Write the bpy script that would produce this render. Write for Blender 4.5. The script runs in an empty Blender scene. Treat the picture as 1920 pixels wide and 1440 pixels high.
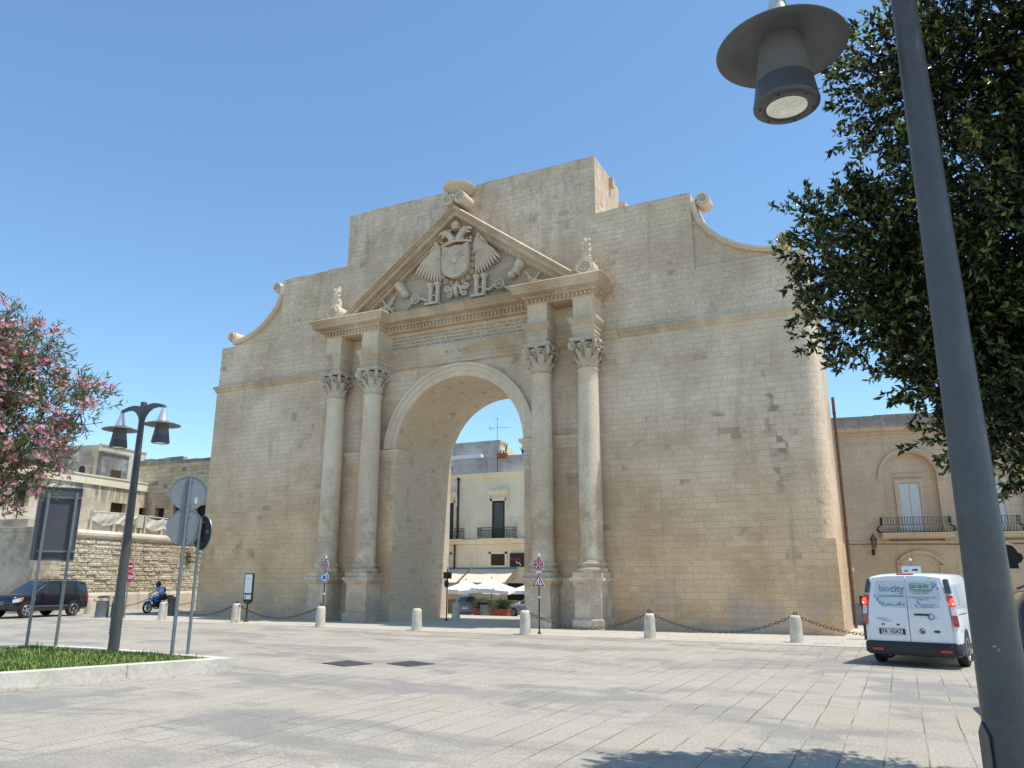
import bpy, math, random
import numpy as np
from mathutils import Matrix, Vector
R = math.radians
random.seed(7)
SC = bpy.context.scene
COL = SC.collection

# ---------------------------------------------------------------- mesh builder
class MB:
    def __init__(s):
        s.v = []; s.f = []; s.sm = []; s.M = Matrix.Identity(4)
    def add(s, vs, fs, smooth=False):
        o = len(s.v)
        M = s.M
        s.v += [tuple(M @ Vector(p)) for p in vs]
        s.f += [tuple(i + o for i in f) for f in fs]
        s.sm += [smooth] * len(fs)
        return s
    def box(s, x0, x1, y0, y1, z0, z1):
        v = [(x0,y0,z0),(x1,y0,z0),(x1,y1,z0),(x0,y1,z0),(x0,y0,z1),(x1,y0,z1),(x1,y1,z1),(x0,y1,z1)]
        return s.add(v, [(0,3,2,1),(4,5,6,7),(0,1,5,4),(1,2,6,5),(2,3,7,6),(3,0,4,7)])
    def cbox(s, c, d):
        return s.box(c[0]-d[0]/2, c[0]+d[0]/2, c[1]-d[1]/2, c[1]+d[1]/2, c[2]-d[2]/2, c[2]+d[2]/2)
    def frus(s, x0, x1, y0, y1, z0, z1, k):          # box whose top is inset by k
        v = [(x0,y0,z0),(x1,y0,z0),(x1,y1,z0),(x0,y1,z0),(x0+k,y0+k,z1),(x1-k,y0+k,z1),(x1-k,y1-k,z1),(x0+k,y1-k,z1)]
        return s.add(v, [(0,3,2,1),(4,5,6,7),(0,1,5,4),(1,2,6,5),(2,3,7,6),(3,0,4,7)])
    def prism(s, pts, a, b, ax='y', smooth=False):   # extrude a 2D outline along an axis
        n = len(pts)
        area = sum(pts[i][0]*pts[(i+1)%n][1]-pts[(i+1)%n][0]*pts[i][1] for i in range(n))
        if area < 0: pts = pts[::-1]
        if ax == 'y': f = lambda p, t: (p[0], t, p[1])
        elif ax == 'x': f = lambda p, t: (t, p[0], p[1])
        else: f = lambda p, t: (p[0], p[1], t)
        v = [f(p, a) for p in pts] + [f(p, b) for p in pts]
        lo, hi = list(range(n)), list(range(n, 2*n))
        o = len(s.v)
        flip = (ax == 'y')
        if b < a: flip = not flip
        caps = [tuple(lo[::-1]), tuple(hi)] if not flip else [tuple(lo), tuple(hi[::-1])]
        sides = [(i, (i+1)%n, n+(i+1)%n, n+i) for i in range(n)]
        if flip: sides = [q[::-1] for q in sides]
        s.add(v, caps); s.f += [tuple(i+o for i in q) for q in sides]; s.sm += [smooth]*n
        return s
    def lathe(s, prof, n=24, c=(0,0,0), smooth=True, a0=0, a1=2*math.pi, caps=True):
        full = abs(a1-a0-2*math.pi) < 1e-6
        m = n if full else n+1
        v = []
        for r, z in prof:
            for i in range(m):
                a = a0+(a1-a0)*i/n
                v.append((c[0]+r*math.cos(a), c[1]+r*math.sin(a), c[2]+z))
        f = []
        for j in range(len(prof)-1):
            for i in range(n):
                i2 = (i+1) % m if full else i+1
                f.append((j*m+i, j*m+i2, (j+1)*m+i2, (j+1)*m+i))
        if full and caps:
            if prof[0][0] > 1e-4: f.append(tuple(range(m))[::-1])
            if prof[-1][0] > 1e-4: f.append(tuple(range((len(prof)-1)*m, len(prof)*m)))
        return s.add(v, f, smooth)
    def cyl(s, c, r, z0, z1, n=20, r2=None):
        return s.lathe([(r, z0), (r if r2 is None else r2, z1)], n, c)
    def tube(s, pts, r, n=8, closed=False, cap=True):
        P = [Vector(p) for p in pts]; k = len(P)
        rr = r if isinstance(r, (list, tuple)) else [r]*k
        v = []; up = None
        for i, p in enumerate(P):
            if closed: t = P[(i+1) % k]-P[i-1]
            else: t = P[min(i+1,k-1)]-P[max(i-1,0)]
            t.normalize()
            if up is None:
                up = Vector((0,0,1)) if abs(t.z) < .9 else Vector((1,0,0))
            a = t.cross(up)
            if a.length < 1e-5: a = t.cross(Vector((0,1,0)))
            a.normalize(); b = a.cross(t).normalized(); up = b
            for j in range(n):
                q = 2*math.pi*j/n
                w = p+(a*math.cos(q)+b*math.sin(q))*rr[i]
                v.append(tuple(w))
        f = []
        for i in range(k if closed else k-1):
            i2 = (i+1) % k
            for j in range(n):
                j2 = (j+1) % n
                f.append((i*n+j, i*n+j2, i2*n+j2, i2*n+j))
        if cap and not closed:
            f.append(tuple(range(n))[::-1]); f.append(tuple(range((k-1)*n, k*n)))
        return s.add(v, f, True)
    def sphere(s, c, r, n=12, m=8):
        rx, ry, rz = r if isinstance(r, (tuple, list)) else (r, r, r)
        v = [(c[0], c[1], c[2]-rz)]
        for j in range(1, m):
            t = -math.pi/2+math.pi*j/m
            for i in range(n):
                a = 2*math.pi*i/n
                v.append((c[0]+rx*math.cos(t)*math.cos(a), c[1]+ry*math.cos(t)*math.sin(a), c[2]+rz*math.sin(t)))
        v.append((c[0], c[1], c[2]+rz)); e = len(v)-1
        f = [(0, 1+(i+1)%n, 1+i) for i in range(n)]
        for j in range(m-2):
            for i in range(n):
                a = 1+j*n; b = a+n
                f.append((a+i, a+(i+1)%n, b+(i+1)%n, b+i))
        a = 1+(m-2)*n
        f += [(a+i, a+(i+1)%n, e) for i in range(n)]
        return s.add(v, f, True)
    def sweep(s, prof, path):
        # closed profile (outward d, z) swept along an open plan path; outward = right of travel
        k = len(path); n = len(prof); v = []
        for i in range(k):
            p = Vector(path[i])
            d0 = (p-Vector(path[i-1])).normalized() if i else None
            d1 = (Vector(path[i+1])-p).normalized() if i < k-1 else None
            if d0 is None: d0 = d1
            if d1 is None: d1 = d0
            n0 = Vector((d0.y, -d0.x)); n1 = Vector((d1.y, -d1.x))
            m = (n0+n1); m.normalize(); m = m/max(.2, m.dot(n0))
            for d, z in prof: v.append((p.x+m.x*d, p.y+m.y*d, z))
        f = []
        for i in range(k-1):
            for j in range(n):
                j2 = (j+1) % n
                f.append((i*n+j, (i+1)*n+j, (i+1)*n+j2, i*n+j2))
        f.append(tuple(range(n))); f.append(tuple(range((k-1)*n, k*n))[::-1])
        return s.add(v, f)
    def build(s, name, mat, parent=None, angle=40, loc=None, rz=0, bevel=0):
        me = bpy.data.meshes.new(name)
        me.from_pydata(s.v, [], s.f)
        me.polygons.foreach_set('use_smooth', s.sm)
        me.update()
        if any(s.sm): me.set_sharp_from_angle(angle=R(angle))
        if mat: me.materials.append(mat)
        o = bpy.data.objects.new(name, me); COL.objects.link(o)
        if parent: o.parent = parent
        if loc: o.location = loc
        if rz: o.rotation_euler.z = rz
        if bevel:
            b = o.modifiers.new('bevel', 'BEVEL'); b.width = bevel; b.segments = 2; b.limit_method = 'ANGLE'
        return o

def thing(name, label, cat, loc=(0,0,0), rz=0, group=None):
    o = bpy.data.objects.new(name, None); COL.objects.link(o)
    o.location = loc; o.rotation_euler.z = rz
    o['label'] = label; o['category'] = cat
    if group: o['group'] = group
    return o
def tag(o, label, cat, group=None):
    o['label'] = label; o['category'] = cat
    if group: o['group'] = group
    return o
def struct(o): o['kind'] = 'structure'; return o
def copy_tree(o, parent=None):
    c = o.copy(); COL.objects.link(c)
    if parent: c.parent = parent
    for ch in list(o.children): copy_tree(ch, c)
    return c
def text_mb(txt, size, mat, name, parent, M, ext=.004, align='CENTER', width=None, bold=0):
    cu = bpy.data.curves.new('lettering', 'FONT'); cu.body = txt; cu.size = size; cu.extrude = ext
    cu.align_x = align; cu.align_y = 'CENTER'; cu.resolution_u = 2; cu.offset = bold
    t = bpy.data.objects.new('lettering', cu); COL.objects.link(t)
    bpy.context.view_layer.update()
    me = bpy.data.meshes.new_from_object(t.evaluated_get(bpy.context.evaluated_depsgraph_get()))
    bpy.data.objects.remove(t); bpy.data.curves.remove(cu)
    if width and len(me.vertices):
        xs = [v.co.x for v in me.vertices]; w = max(xs)-min(xs); k = width/w
        for v in me.vertices: v.co.x *= k
    me.transform(M); me.name = name
    me.materials.clear(); me.materials.append(mat)
    o = bpy.data.objects.new(name, me); COL.objects.link(o); o.parent = parent
    return o
def face_M(loc, rz=0):       # text standing upright, read from -y (turned by rz)
    return Matrix.Translation(loc) @ Matrix.Rotation(rz, 4, 'Z') @ Matrix.Rotation(R(90), 4, 'X')

# ---------------------------------------------------------------- materials
class NT:
    def __init__(s, name):
        s.m = bpy.data.materials.new(name); s.m.use_nodes = True
        s.t = s.m.node_tree; s.t.nodes.clear()
        s.out = s.n('ShaderNodeOutputMaterial'); s.b = s.n('ShaderNodeBsdfPrincipled')
        s.l(s.b.outputs[0], s.out.inputs[0])
    def n(s, typ, **kw):
        x = s.t.nodes.new(typ)
        for k, v in kw.items(): setattr(x, k, v)
        return x
    def l(s, a, b): s.t.links.new(a, b)
    def put(s, inp, val):
        if isinstance(val, bpy.types.NodeSocket): s.l(val, inp)
        elif isinstance(val, (tuple, list)) and len(val) == 3 and inp.type == 'RGBA': inp.default_value = (*val, 1)
        else: inp.default_value = val
    def math(s, op, a, b=0.0, c=None, clamp=False):
        x = s.n('ShaderNodeMath', operation=op, use_clamp=clamp)
        s.put(x.inputs[0], a); s.put(x.inputs[1], b)
        if c is not None: s.put(x.inputs[2], c)
        return x.outputs[0]
    def mix(s, f, a, b, mode='MIX'):
        x = s.n('ShaderNodeMix', data_type='RGBA', blend_type=mode)
        s.put(x.inputs[0], f); s.put(x.inputs[6], a); s.put(x.inputs[7], b)
        return x.outputs[2]
    def ramp(s, f, a, b, lo=0.0, hi=1.0):      # smooth 0..1 between a and b
        x = s.n('ShaderNodeMapRange', interpolation_type='SMOOTHSTEP')
        s.put(x.inputs[0], f); x.inputs[1].default_value = a; x.inputs[2].default_value = b
        x.inputs[3].default_value = lo; x.inputs[4].default_value = hi
        return x.outputs[0]
    def pos(s):
        g = s.n('ShaderNodeNewGeometry'); q = s.n('ShaderNodeSeparateXYZ'); s.l(g.outputs['Position'], q.inputs[0])
        return g, q.outputs
    def comb(s, x, y, z=0.0):
        c = s.n('ShaderNodeCombineXYZ'); s.put(c.inputs[0], x); s.put(c.inputs[1], y); s.put(c.inputs[2], z); return c.outputs[0]
    def noise(s, vec, scale, detail=4, rough=.55):
        x = s.n('ShaderNodeTexNoise'); s.put(x.inputs['Vector'], vec); x.inputs['Scale'].default_value = scale
        x.inputs['Detail'].default_value = detail; x.inputs['Roughness'].default_value = rough
        return x.outputs[0]
    def bump(s, h, strength=.3, dist=.02):
        x = s.n('ShaderNodeBump'); x.inputs['Strength'].default_value = strength; x.inputs['Distance'].default_value = dist
        s.l(h, x.inputs['Height']); s.l(x.outputs[0], s.b.inputs['Normal'])

def plain(name, col, rough=.5, metal=0, var=.12, scale=6, bump=0, coat=0, spec=None):
    k = NT(name); g, p = k.pos()
    n = k.noise(g.outputs['Position'], scale, 4)
    n2 = k.noise(g.outputs['Position'], scale*7, 3)
    nn = k.math('ADD', k.math('MULTIPLY', n, .6), k.math('MULTIPLY', n2, .4))
    f = k.ramp(nn, .3, .7, 1-var, 1+var)
    c = k.mix(1.0, col, k.comb(f, f, f), 'MULTIPLY')
    k.l(c, k.b.inputs['Base Color'])
    k.b.inputs['Roughness'].default_value = rough; k.b.inputs['Metallic'].default_value = metal
    if coat: k.b.inputs['Coat Weight'].default_value = coat
    if spec is not None: k.b.inputs['Specular IOR Level'].default_value = spec
    if bump: k.bump(n2, bump, .01)
    return k.m

def emis(name, col, st):
    k = NT(name); k.b.inputs['Base Color'].default_value = (*col, 1)
    k.b.inputs['Emission Color'].default_value = (*col, 1); k.b.inputs['Emission Strength'].default_value = st
    return k.m

def glass(name, col, rough=.05):
    k = NT(name); k.b.inputs['Base Color'].default_value = (*col, 1); k.b.inputs['Roughness'].default_value = rough
    k.b.inputs['Specular IOR Level'].default_value = .8
    return k.m

def stone(name, c1, c2, mortar, bw=.62, bh=.27, joint=.012, vary=.35, stain=(.20,.15,.10), stain_amt=.5,
          streak=.3, bump=.35, rough=.9, vault=False, coarse=0, piers=False, soot=None, flat=False, jm=.75, rot=0, grey=0, damp=None, hb=0, wobk=1, patchy=0, topstain=None, blotch=0):
    k = NT(name); g, p = k.pos(); P = g.outputs['Position']
    x, y, z = p[0], p[1], p[2]
    if rot:
        ca, sa = math.cos(rot), math.sin(rot)
        x2 = k.math('ADD', k.math('MULTIPLY', x, ca), k.math('MULTIPLY', y, sa))
        y = k.math('SUBTRACT', k.math('MULTIPLY', y, ca), k.math('MULTIPLY', x, sa)); x = x2
    q = k.n('ShaderNodeSeparateXYZ'); k.l(g.outputs['True Normal'], q.inputs[0])
    sel = k.math('GREATER_THAN', k.math('ABSOLUTE', q.outputs[0]), k.math('ABSOLUTE', q.outputs[1]))
    if vault:
        u = y
        ang = k.math('ARCTAN2', k.math('SUBTRACT', z, 6.62), k.math('ABSOLUTE', x))
        up = k.math('GREATER_THAN', z, 6.75)
        v = k.math('ADD', k.math('MULTIPLY', up, k.math('MULTIPLY', ang, 2.9)), k.math('MULTIPLY', k.math('SUBTRACT', 1.0, up), z))
    else:
        u = k.math('ADD', k.math('MULTIPLY', sel, y), k.math('MULTIPLY', k.math('SUBTRACT', 1.0, sel), x))
        v = z
    wob = k.noise(P, 1.3, 3)
    u = k.math('ADD', u, k.math('MULTIPLY', wob, .05*wobk)); v = k.math('ADD', v, k.math('MULTIPLY', k.noise(P, 2.1, 2), .035*wobk))
    vec = k.comb(u, v)
    def brick(a, b, m, off=.5, sq=1.0, jw=joint, sc=1.0, w=bw, h=bh):
        t = k.n('ShaderNodeTexBrick'); k.l(vec, t.inputs['Vector'])
        t.inputs['Scale'].default_value = sc; t.inputs['Mortar Size'].default_value = jw
        t.inputs['Mortar Smooth'].default_value = .3; t.inputs['Bias'].default_value = 0
        t.inputs['Brick Width'].default_value = w; t.inputs['Row Height'].default_value = h
        t.offset = off; t.squash = sq; t.squash_frequency = 3; t.offset_frequency = 2
        t.inputs['Color1'].default_value = (*a, 1); t.inputs['Color2'].default_value = (*b, 1); t.inputs['Mortar'].default_value = (*m, 1)
        return t
    bt = brick((0,0,0), (1,1,1), (.5,.5,.5), .43, .8)
    rnd = bt.outputs['Color']; jf = bt.outputs['Fac']
    big = k.noise(P, .35, 5, .6); med = k.noise(P, 1.7, 5, .6); fine = k.noise(P, 22, 4, .65)
    amp = vary*1.3
    if patchy:                      # washed smooth in places, bare coursed blocks in others
        pm = k.ramp(k.noise(P, .42, 5, .65), .40, .60)
        amp = k.math('MULTIPLY', k.math('ADD', k.math('MULTIPLY', pm, .6), k.ramp(z, 1.5, 7, .35, .12)), vary*1.3)
    t = k.math('ADD', k.math('MULTIPLY', k.math('SUBTRACT', rnd, .5), amp), k.ramp(big, .32, .68))
    t = k.math('ADD', t, k.math('MULTIPLY', k.math('SUBTRACT', med, .5), .9), clamp=True)
    c = k.mix(t, c1, c2)
    if hb:                          # warmer lower down
        c = k.mix(k.math('MULTIPLY', k.ramp(z, 0, 9, 1, 0), hb), c, k.mix(1.0, c, (1.02, .84, .62), 'MULTIPLY'))
    # odd darker blocks
    odd = k.math('MULTIPLY', k.ramp(rnd, .70, .95), k.ramp(med, .42, .62) if not patchy else k.ramp(k.noise(P, .55, 6, .7), .50, .62))
    c = k.mix(k.math('MULTIPLY', odd, stain_amt), c, stain)
    if streak:
        sv = k.comb(k.math('MULTIPLY', u, 2.2), k.math('MULTIPLY', v, .22))
        st = k.ramp(k.noise(sv, 1.0, 5, .6), .52, .78)
        c = k.mix(k.math('MULTIPLY', st, streak), c, k.mix(1.0, c, (.55,.50,.46), 'MULTIPLY'))
    if piers:                       # mottled repairs low on the piers
        mo = k.math('MULTIPLY', k.ramp(k.noise(P, 1.1, 6, .7), .42, .56), k.ramp(z, 3.5, 6.0, 1, 0))
        c = k.mix(k.math('MULTIPLY', mo, .55), c, (.36,.27,.185))
    if damp:                        # salty grey courses at the foot
        dm = k.math('MULTIPLY', k.ramp(k.noise(P, .8, 5, .6), .38, .62), k.ramp(z, .2, damp, 1, 0))
        c = k.mix(k.math('MULTIPLY', dm, .6), c, (.40,.38,.35))
    if soot:                        # dark lichen column, given as (x, half width, z0, z1)
        wv = k.math('ADD', k.math('SUBTRACT', x, soot[0]), k.math('MULTIPLY', k.math('SUBTRACT', z, 5.0), soot[4]))
        sx = k.ramp(k.math('ABSOLUTE', wv), soot[1]*.3, soot[1], 1, 0)
        sz = k.math('MULTIPLY', k.ramp(z, soot[2], soot[2]+1.5), k.ramp(z, soot[3]-.8, soot[3], 1, 0))
        sm = k.math('MULTIPLY', k.math('MULTIPLY', sx, sz), k.math('MULTIPLY', k.ramp(rnd, .35, .6), k.ramp(med, .38, .6)))
        c = k.mix(k.math('MULTIPLY', sm, .7), c, (.12,.11,.095))
        tp = k.math('MULTIPLY', k.ramp(k.noise(k.comb(k.math('MULTIPLY', u, 1.5), k.math('MULTIPLY', v, .5)), 1.6, 5, .65), .45, .75), k.ramp(z, 11, 17.8, .0, .6))
        c = k.mix(tp, c, (.30,.275,.24))
    jn = k.ramp(k.noise(P, 1.9, 4, .65), .38, .60, .25, 1.0)
    c = k.mix(k.math('MULTIPLY', k.math('MULTIPLY', jf, jn), jm if not flat else .35), c, mortar)
    f2 = k.ramp(fine, .25, .75, .80, 1.18)
    c = k.mix(1.0, c, k.comb(f2, f2, f2), 'MULTIPLY')
    if blotch:                      # worn and patched render
        b1 = k.ramp(k.noise(P, .8, 7, .72), .50, .60); b2 = k.ramp(k.noise(P, 2.3, 6, .7), .56, .66)
        c = k.mix(k.math('MULTIPLY', b1, blotch), c, stain); c = k.mix(k.math('MULTIPLY', b2, blotch*.8), c, k.mix(1.0, c, (.6,.56,.5), 'MULTIPLY'))
    if topstain:                    # black run-off below the roof edge
        rs_ = k.ramp(k.noise(k.comb(k.math('MULTIPLY', u, 2.6), k.math('MULTIPLY', v, .35)), 1.0, 6, .7), .40, .62)
        c = k.mix(k.math('MULTIPLY', k.math('MULTIPLY', rs_, k.ramp(z, topstain[0], topstain[1])), .9), c, (.13, .125, .115))
    if grey: c = k.mix(k.math('MULTIPLY', k.ramp(med, .35, .6), grey), c, (.12,.12,.12))
    k.l(c, k.b.inputs['Base Color']); k.b.inputs['Roughness'].default_value = rough
    k.b.inputs['Specular IOR Level'].default_value = .2
    h = k.math('ADD', k.math('MULTIPLY', jf, -1.0 if not flat else -.3), k.math('ADD', k.math('MULTIPLY', fine, .6), k.math('MULTIPLY', k.noise(P, 6, 4), .8 + coarse)))
    h = k.math('ADD', h, k.math('MULTIPLY', rnd, .3))
    k.bump(h, bump, .02 + coarse*.03)
    return k.m

SM = dict(
 gate=stone('gate_ashlar', (.58,.44,.30), (.775,.625,.46), (.40,.31,.21), bw=.46, bh=.205, joint=.011, vary=.55, stain=(.38,.28,.19), stain_amt=.8, streak=.5, bump=.5, jm=.5, patchy=1, soot=(12.05,.42,3.6,9.0,.10), damp=2.0, hb=.8),
 trim=stone('carved_stone', (.63,.495,.345), (.75,.63,.47), (.50,.42,.32), bw=1.9, bh=3.0, joint=.004, vary=.1, stain_amt=.2, streak=.3, bump=.25, flat=True, piers=True, damp=1.4),
 cap=stone('capital_stone', (.54,.43,.30), (.66,.575,.46), (.45,.35,.25), bw=1.9, bh=3.0, joint=.004, vary=.1, stain=(.28,.19,.11), stain_amt=.6, streak=.5, bump=.4, flat=True, grey=.12),
 corn=stone('cornice_stone', (.45,.325,.20), (.66,.55,.41), (.45,.36,.26), bw=1.4, bh=3.0, joint=.004, vary=.1, stain=(.30,.19,.11), stain_amt=.5, streak=.5, bump=.3, flat=True),
 vault=stone('vault_stone', (.62,.50,.35), (.70,.59,.44), (.38,.30,.21), bw=.46, bh=.205, joint=.008, jm=.55, vary=.4, stain=(.32,.23,.14), stain_amt=.5, streak=.2, vault=True),
 relief=stone('relief_stone', (.64,.515,.375), (.74,.62,.47), (.5,.42,.32), bw=2.5, bh=3.0, joint=.003, vary=.1, stain_amt=.1, streak=.3, bump=.2, flat=True),
 house=stone('stained_limewash', (.72,.59,.41), (.88,.78,.58), (.6,.55,.45), bw=1.5, bh=.6, joint=.002, vary=.1, stain=(.36,.30,.22), stain_amt=.6, streak=.45, grey=.04, blotch=.3, topstain=(5.5,7.4)),
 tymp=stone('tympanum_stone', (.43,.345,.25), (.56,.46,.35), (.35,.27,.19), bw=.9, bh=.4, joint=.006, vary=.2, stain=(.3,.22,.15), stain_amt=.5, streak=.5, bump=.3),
 rust=stone('rusticated_limestone', (.64,.51,.33), (.82,.72,.54), (.34,.25,.15), bw=.78, bh=.21, joint=.02, vary=.7, wobk=3.5, stain=(.45,.33,.19), streak=.25, bump=.9, coarse=2.5, rot=R(7)),
 plast=stone('grey_plaster', (.44,.375,.29), (.56,.495,.40), (.4,.36,.3), bw=3, bh=3, joint=.002, vary=.1, stain=(.34,.255,.165), stain_amt=.7, streak=.6, bump=.5, flat=True, blotch=.75),
 white=stone('limewash', (.55,.46,.33), (.74,.66,.51), (.6,.55,.45), bw=1.5, bh=.6, joint=.002, vary=.1, stain=(.40,.34,.25), stain_amt=.7, streak=1.0, grey=.14, bump=.2, flat=True),
 tan=stone('tan_ashlar', (.45,.34,.215), (.64,.52,.37), (.26,.20,.14), bw=.6, bh=.28, vary=.7, stain=(.24,.19,.14), stain_amt=.9, streak=.8, bump=.7),
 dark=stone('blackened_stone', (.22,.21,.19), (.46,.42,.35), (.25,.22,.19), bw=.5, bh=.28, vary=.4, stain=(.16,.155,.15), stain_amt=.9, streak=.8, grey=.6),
 pal=stone('palace_stone', (.57,.43,.295), (.67,.53,.38), (.44,.35,.25), bw=.62, bh=.28, joint=.008, vary=.25, stain=(.42,.30,.2), stain_amt=.4, streak=.25, rot=R(9)),
 pal2=stone('palace_plaster', (.56,.42,.27), (.62,.49,.33), (.5,.4,.28), bw=3, bh=3, joint=.002, vary=.1, stain=(.45,.32,.20), stain_amt=.5, streak=.5, bump=.2, flat=True, rot=R(9), blotch=.4),
 paltop=stone('weathered_parapet', (.30,.28,.26), (.46,.42,.37), (.2,.18,.16), bw=.6, bh=.28, vary=.4, stain=(.13,.13,.13), stain_amt=.9, streak=.7, grey=.3, rot=R(9)),
 cafe=stone('cream_render', (.86,.74,.52), (.92,.83,.62), (.6,.55,.47), bw=2, bh=1.5, joint=.002, vary=.1, stain=(.52,.45,.34), stain_amt=.4, streak=.4, bump=.15, flat=True),
 conc=stone('grey_render', (.42,.41,.39), (.52,.51,.48), (.3,.29,.28), bw=1.2, bh=.5, joint=.006, vary=.25, stain=(.27,.25,.22), stain_amt=.6, streak=.6, flat=True, blotch=.5),
)
CM = dict(
 bollard=plain('white_limestone', (.60,.54,.43), .85, var=.22, scale=4, bump=.4),
 kerb=plain('kerb_limestone', (.66,.60,.50), .85, var=.2, scale=2.5, bump=.3),
 iron=plain('dark_iron', (.045,.047,.05), .5, .6, var=.2),
 chain=plain('rusty_chain_iron', (.075,.06,.05), .7, .4, var=.3, scale=20),
 galv=plain('galvanised_steel', (.26,.275,.285), .45, .7, var=.12, scale=12),
 signback=plain('bare_aluminium_sign_back', (.26,.28,.29), .5, .5, var=.1, scale=3),
 darkback=plain('dark_grey_sign_back', (.10,.105,.12), .55, .2, var=.1, scale=3),
 shadedback=plain('shaded_sign_back', (.022,.025,.032), .6, 0, var=.1),  # plate back turned from the sun, its shade painted in as near black
 lamp=plain('grey_lamp_paint', (.088,.089,.088), .42, .15, var=.14, scale=5, bump=.08),
 lampcone=plain('lamp_cone_paint', (.66,.66,.65), .4, .4, var=.06),
 lampunder=plain('lamp_shade_paint', (.13,.134,.138), .5, .1, var=.08),
 
 band=plain('lamp_band_grey', (.085,.086,.086), .35, .1, var=.05),
 lens=plain('lamp_lens', (.80,.83,.76), .22, .85, var=.25, scale=14, coat=.8),
 white=plain('white_paint', (.80,.81,.82), .3, 0, var=.03, coat=.6),
 navy=plain('navy_car_paint', (.007,.008,.017), .22, 0, var=.05, coat=.8),
 bluegrey=plain('blue_grey_car_paint', (.16,.22,.30), .25, .3, var=.05, coat=.8),
 silver=plain('silver_car_paint', (.50,.53,.56), .28, .4, var=.05, coat=.6),
 black=plain('black_plastic', (.02,.021,.023), .55, 0, var=.15, scale=10),
 tyre=plain('tyre_rubber', (.022,.022,.022), .85, 0, var=.2, scale=15),
 rim=plain('alloy_rim', (.55,.56,.57), .35, .7, var=.08),
 carglass=glass('car_glass', (.025,.04,.045), .06),
 red=plain('sign_red', (.50,.018,.03), .4, 0, var=.06),
 blue=plain('sign_blue', (.012,.03,.16), .4, 0, var=.06),
 sky=plain('sign_light_blue', (.02,.15,.50), .4, 0, var=.06),
 wsign=plain('sign_white', (.78,.79,.80), .4, 0, var=.04),
 blk=plain('lettering_black', (.015,.015,.018), .5),
 tail=plain('red_lens', (.42,.012,.015), .18, 0, var=.1, coat=.5),
 clearl=plain('clear_lens', (.62,.62,.64), .15, 0, var=.1, coat=.5),
 brake=emis('lit_brake_lamp', (1.0,.06,.03), 1.6),
 indic=emis('lit_orange_lamp', (1.0,.30,.05), 2.2),
 amber=plain('amber_lens', (.75,.20,.03), .2),
 canvas=plain('white_canvas', (.82,.82,.81), .85, 0, var=.04),
 awn=plain('cream_awning', (.66,.60,.48), .85, 0, var=.08),
 awnd=plain('grey_awning', (.17,.175,.185), .8, 0, var=.08),
 shutter=plain('white_shutter', (.58,.60,.60), .6, 0, var=.06),
 darkroom=plain('dark_interior', (.015,.014,.013), .9),
 brown=plain('brown_interior', (.06,.038,.025), .9, var=.3),
 terra=plain('terracotta', (.34,.095,.055), .8, 0, var=.2),
 rustpipe=plain('brown_downpipe', (.17,.075,.045), .6, .2, var=.25),
 drap=plain('white_dust_sheet', (.62,.56,.47), .9, 0, var=.1, scale=3, bump=.3),
 bark=plain('tree_bark', (.10,.075,.055), .95, 0, var=.4, scale=9, bump=.6),
 winglass=glass('window_glass', (.05,.085,.085), .05),
 bin=plain('bin_grey', (.20,.215,.23), .5, .3, var=.15, scale=5),
 bindark=plain('bin_dark', (.055,.06,.065), .5, .3, var=.15),
 cast=plain('cast_iron_cover', (.10,.10,.10), .75, .3, var=.35, scale=30, bump=.6),
 soil=plain('bare_soil', (.17,.11,.07), .95, 0, var=.3, bump=.6),
 shirt=plain('light_blue_shirt', (.42,.60,.78), .85, 0, var=.1, scale=20),
 jeans=plain('dark_trousers', (.03,.045,.085), .9, 0, var=.2, scale=20),
 skin=plain('skin', (.50,.29,.20), .55, 0, var=.05),
 mblue=plain('blue_motorcycle_paint', (.008,.28,.72), .25, 0, var=.05, coat=.6),
 ltext=plain('van_lettering_grey', (.22,.27,.34), .5),
 lblue=plain('van_lettering_blue', (.20,.36,.56), .5),
 lgreen=plain('van_lettering_green', (.05,.22,.15), .5),
 vpanel=plain('van_panel_film', (.62,.66,.70), .3, 0, var=.04, coat=.4),
 ins=plain('incised_letters', (.25,.195,.14), .9),
)

_k = NT('frosted_lamp_cylinder'); _k.b.inputs['Base Color'].default_value = (.25,.248,.24,1); _k.b.inputs['Roughness'].default_value = .4
_t = _k.n('ShaderNodeBsdfTranslucent'); _t.inputs[0].default_value = (.62,.60,.56,1); _m = _k.n('ShaderNodeMixShader'); _m.inputs[0].default_value = .55
_k.l(_k.b.outputs[0], _m.inputs[1]); _k.l(_t.outputs[0], _m.inputs[2]); _k.l(_m.outputs[0], _k.out.inputs[0]); CM['diff'] = _k.m
# ---------------------------------------------------------------- light, sky, camera
EL, AZ = R(69), R(10)                       # sun height; angle behind the gate's plane, on the right
sd = Vector((math.cos(EL)*math.cos(AZ), math.cos(EL)*math.sin(AZ), math.sin(EL)))
w = bpy.data.worlds.new('World'); SC.world = w; w.use_nodes = True
nt = w.node_tree; nt.nodes.clear()
sk = nt.nodes.new('ShaderNodeTexSky'); sk.sky_type = 'NISHITA'; sk.sun_disc = False
sk.sun_elevation = EL; sk.sun_rotation = math.atan2(sd.x, sd.y)
sk.air_density = 1.0; sk.dust_density = .2; sk.ozone_density = 2.2; sk.altitude = 40
bg = nt.nodes.new('ShaderNodeBackground'); bg.inputs[1].default_value = .145
wo = nt.nodes.new('ShaderNodeOutputWorld')
tn = nt.nodes.new('ShaderNodeMix'); tn.data_type = 'RGBA'; tn.blend_type = 'MULTIPLY'; tn.inputs[0].default_value = 1
tn.inputs[7].default_value = (.85, 1.01, 1.03, 1)                 # clear southern summer air
nt.links.new(sk.outputs[0], tn.inputs[6]); nt.links.new(tn.outputs[2], bg.inputs[0]); nt.links.new(bg.outputs[0], wo.inputs[0])
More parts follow.
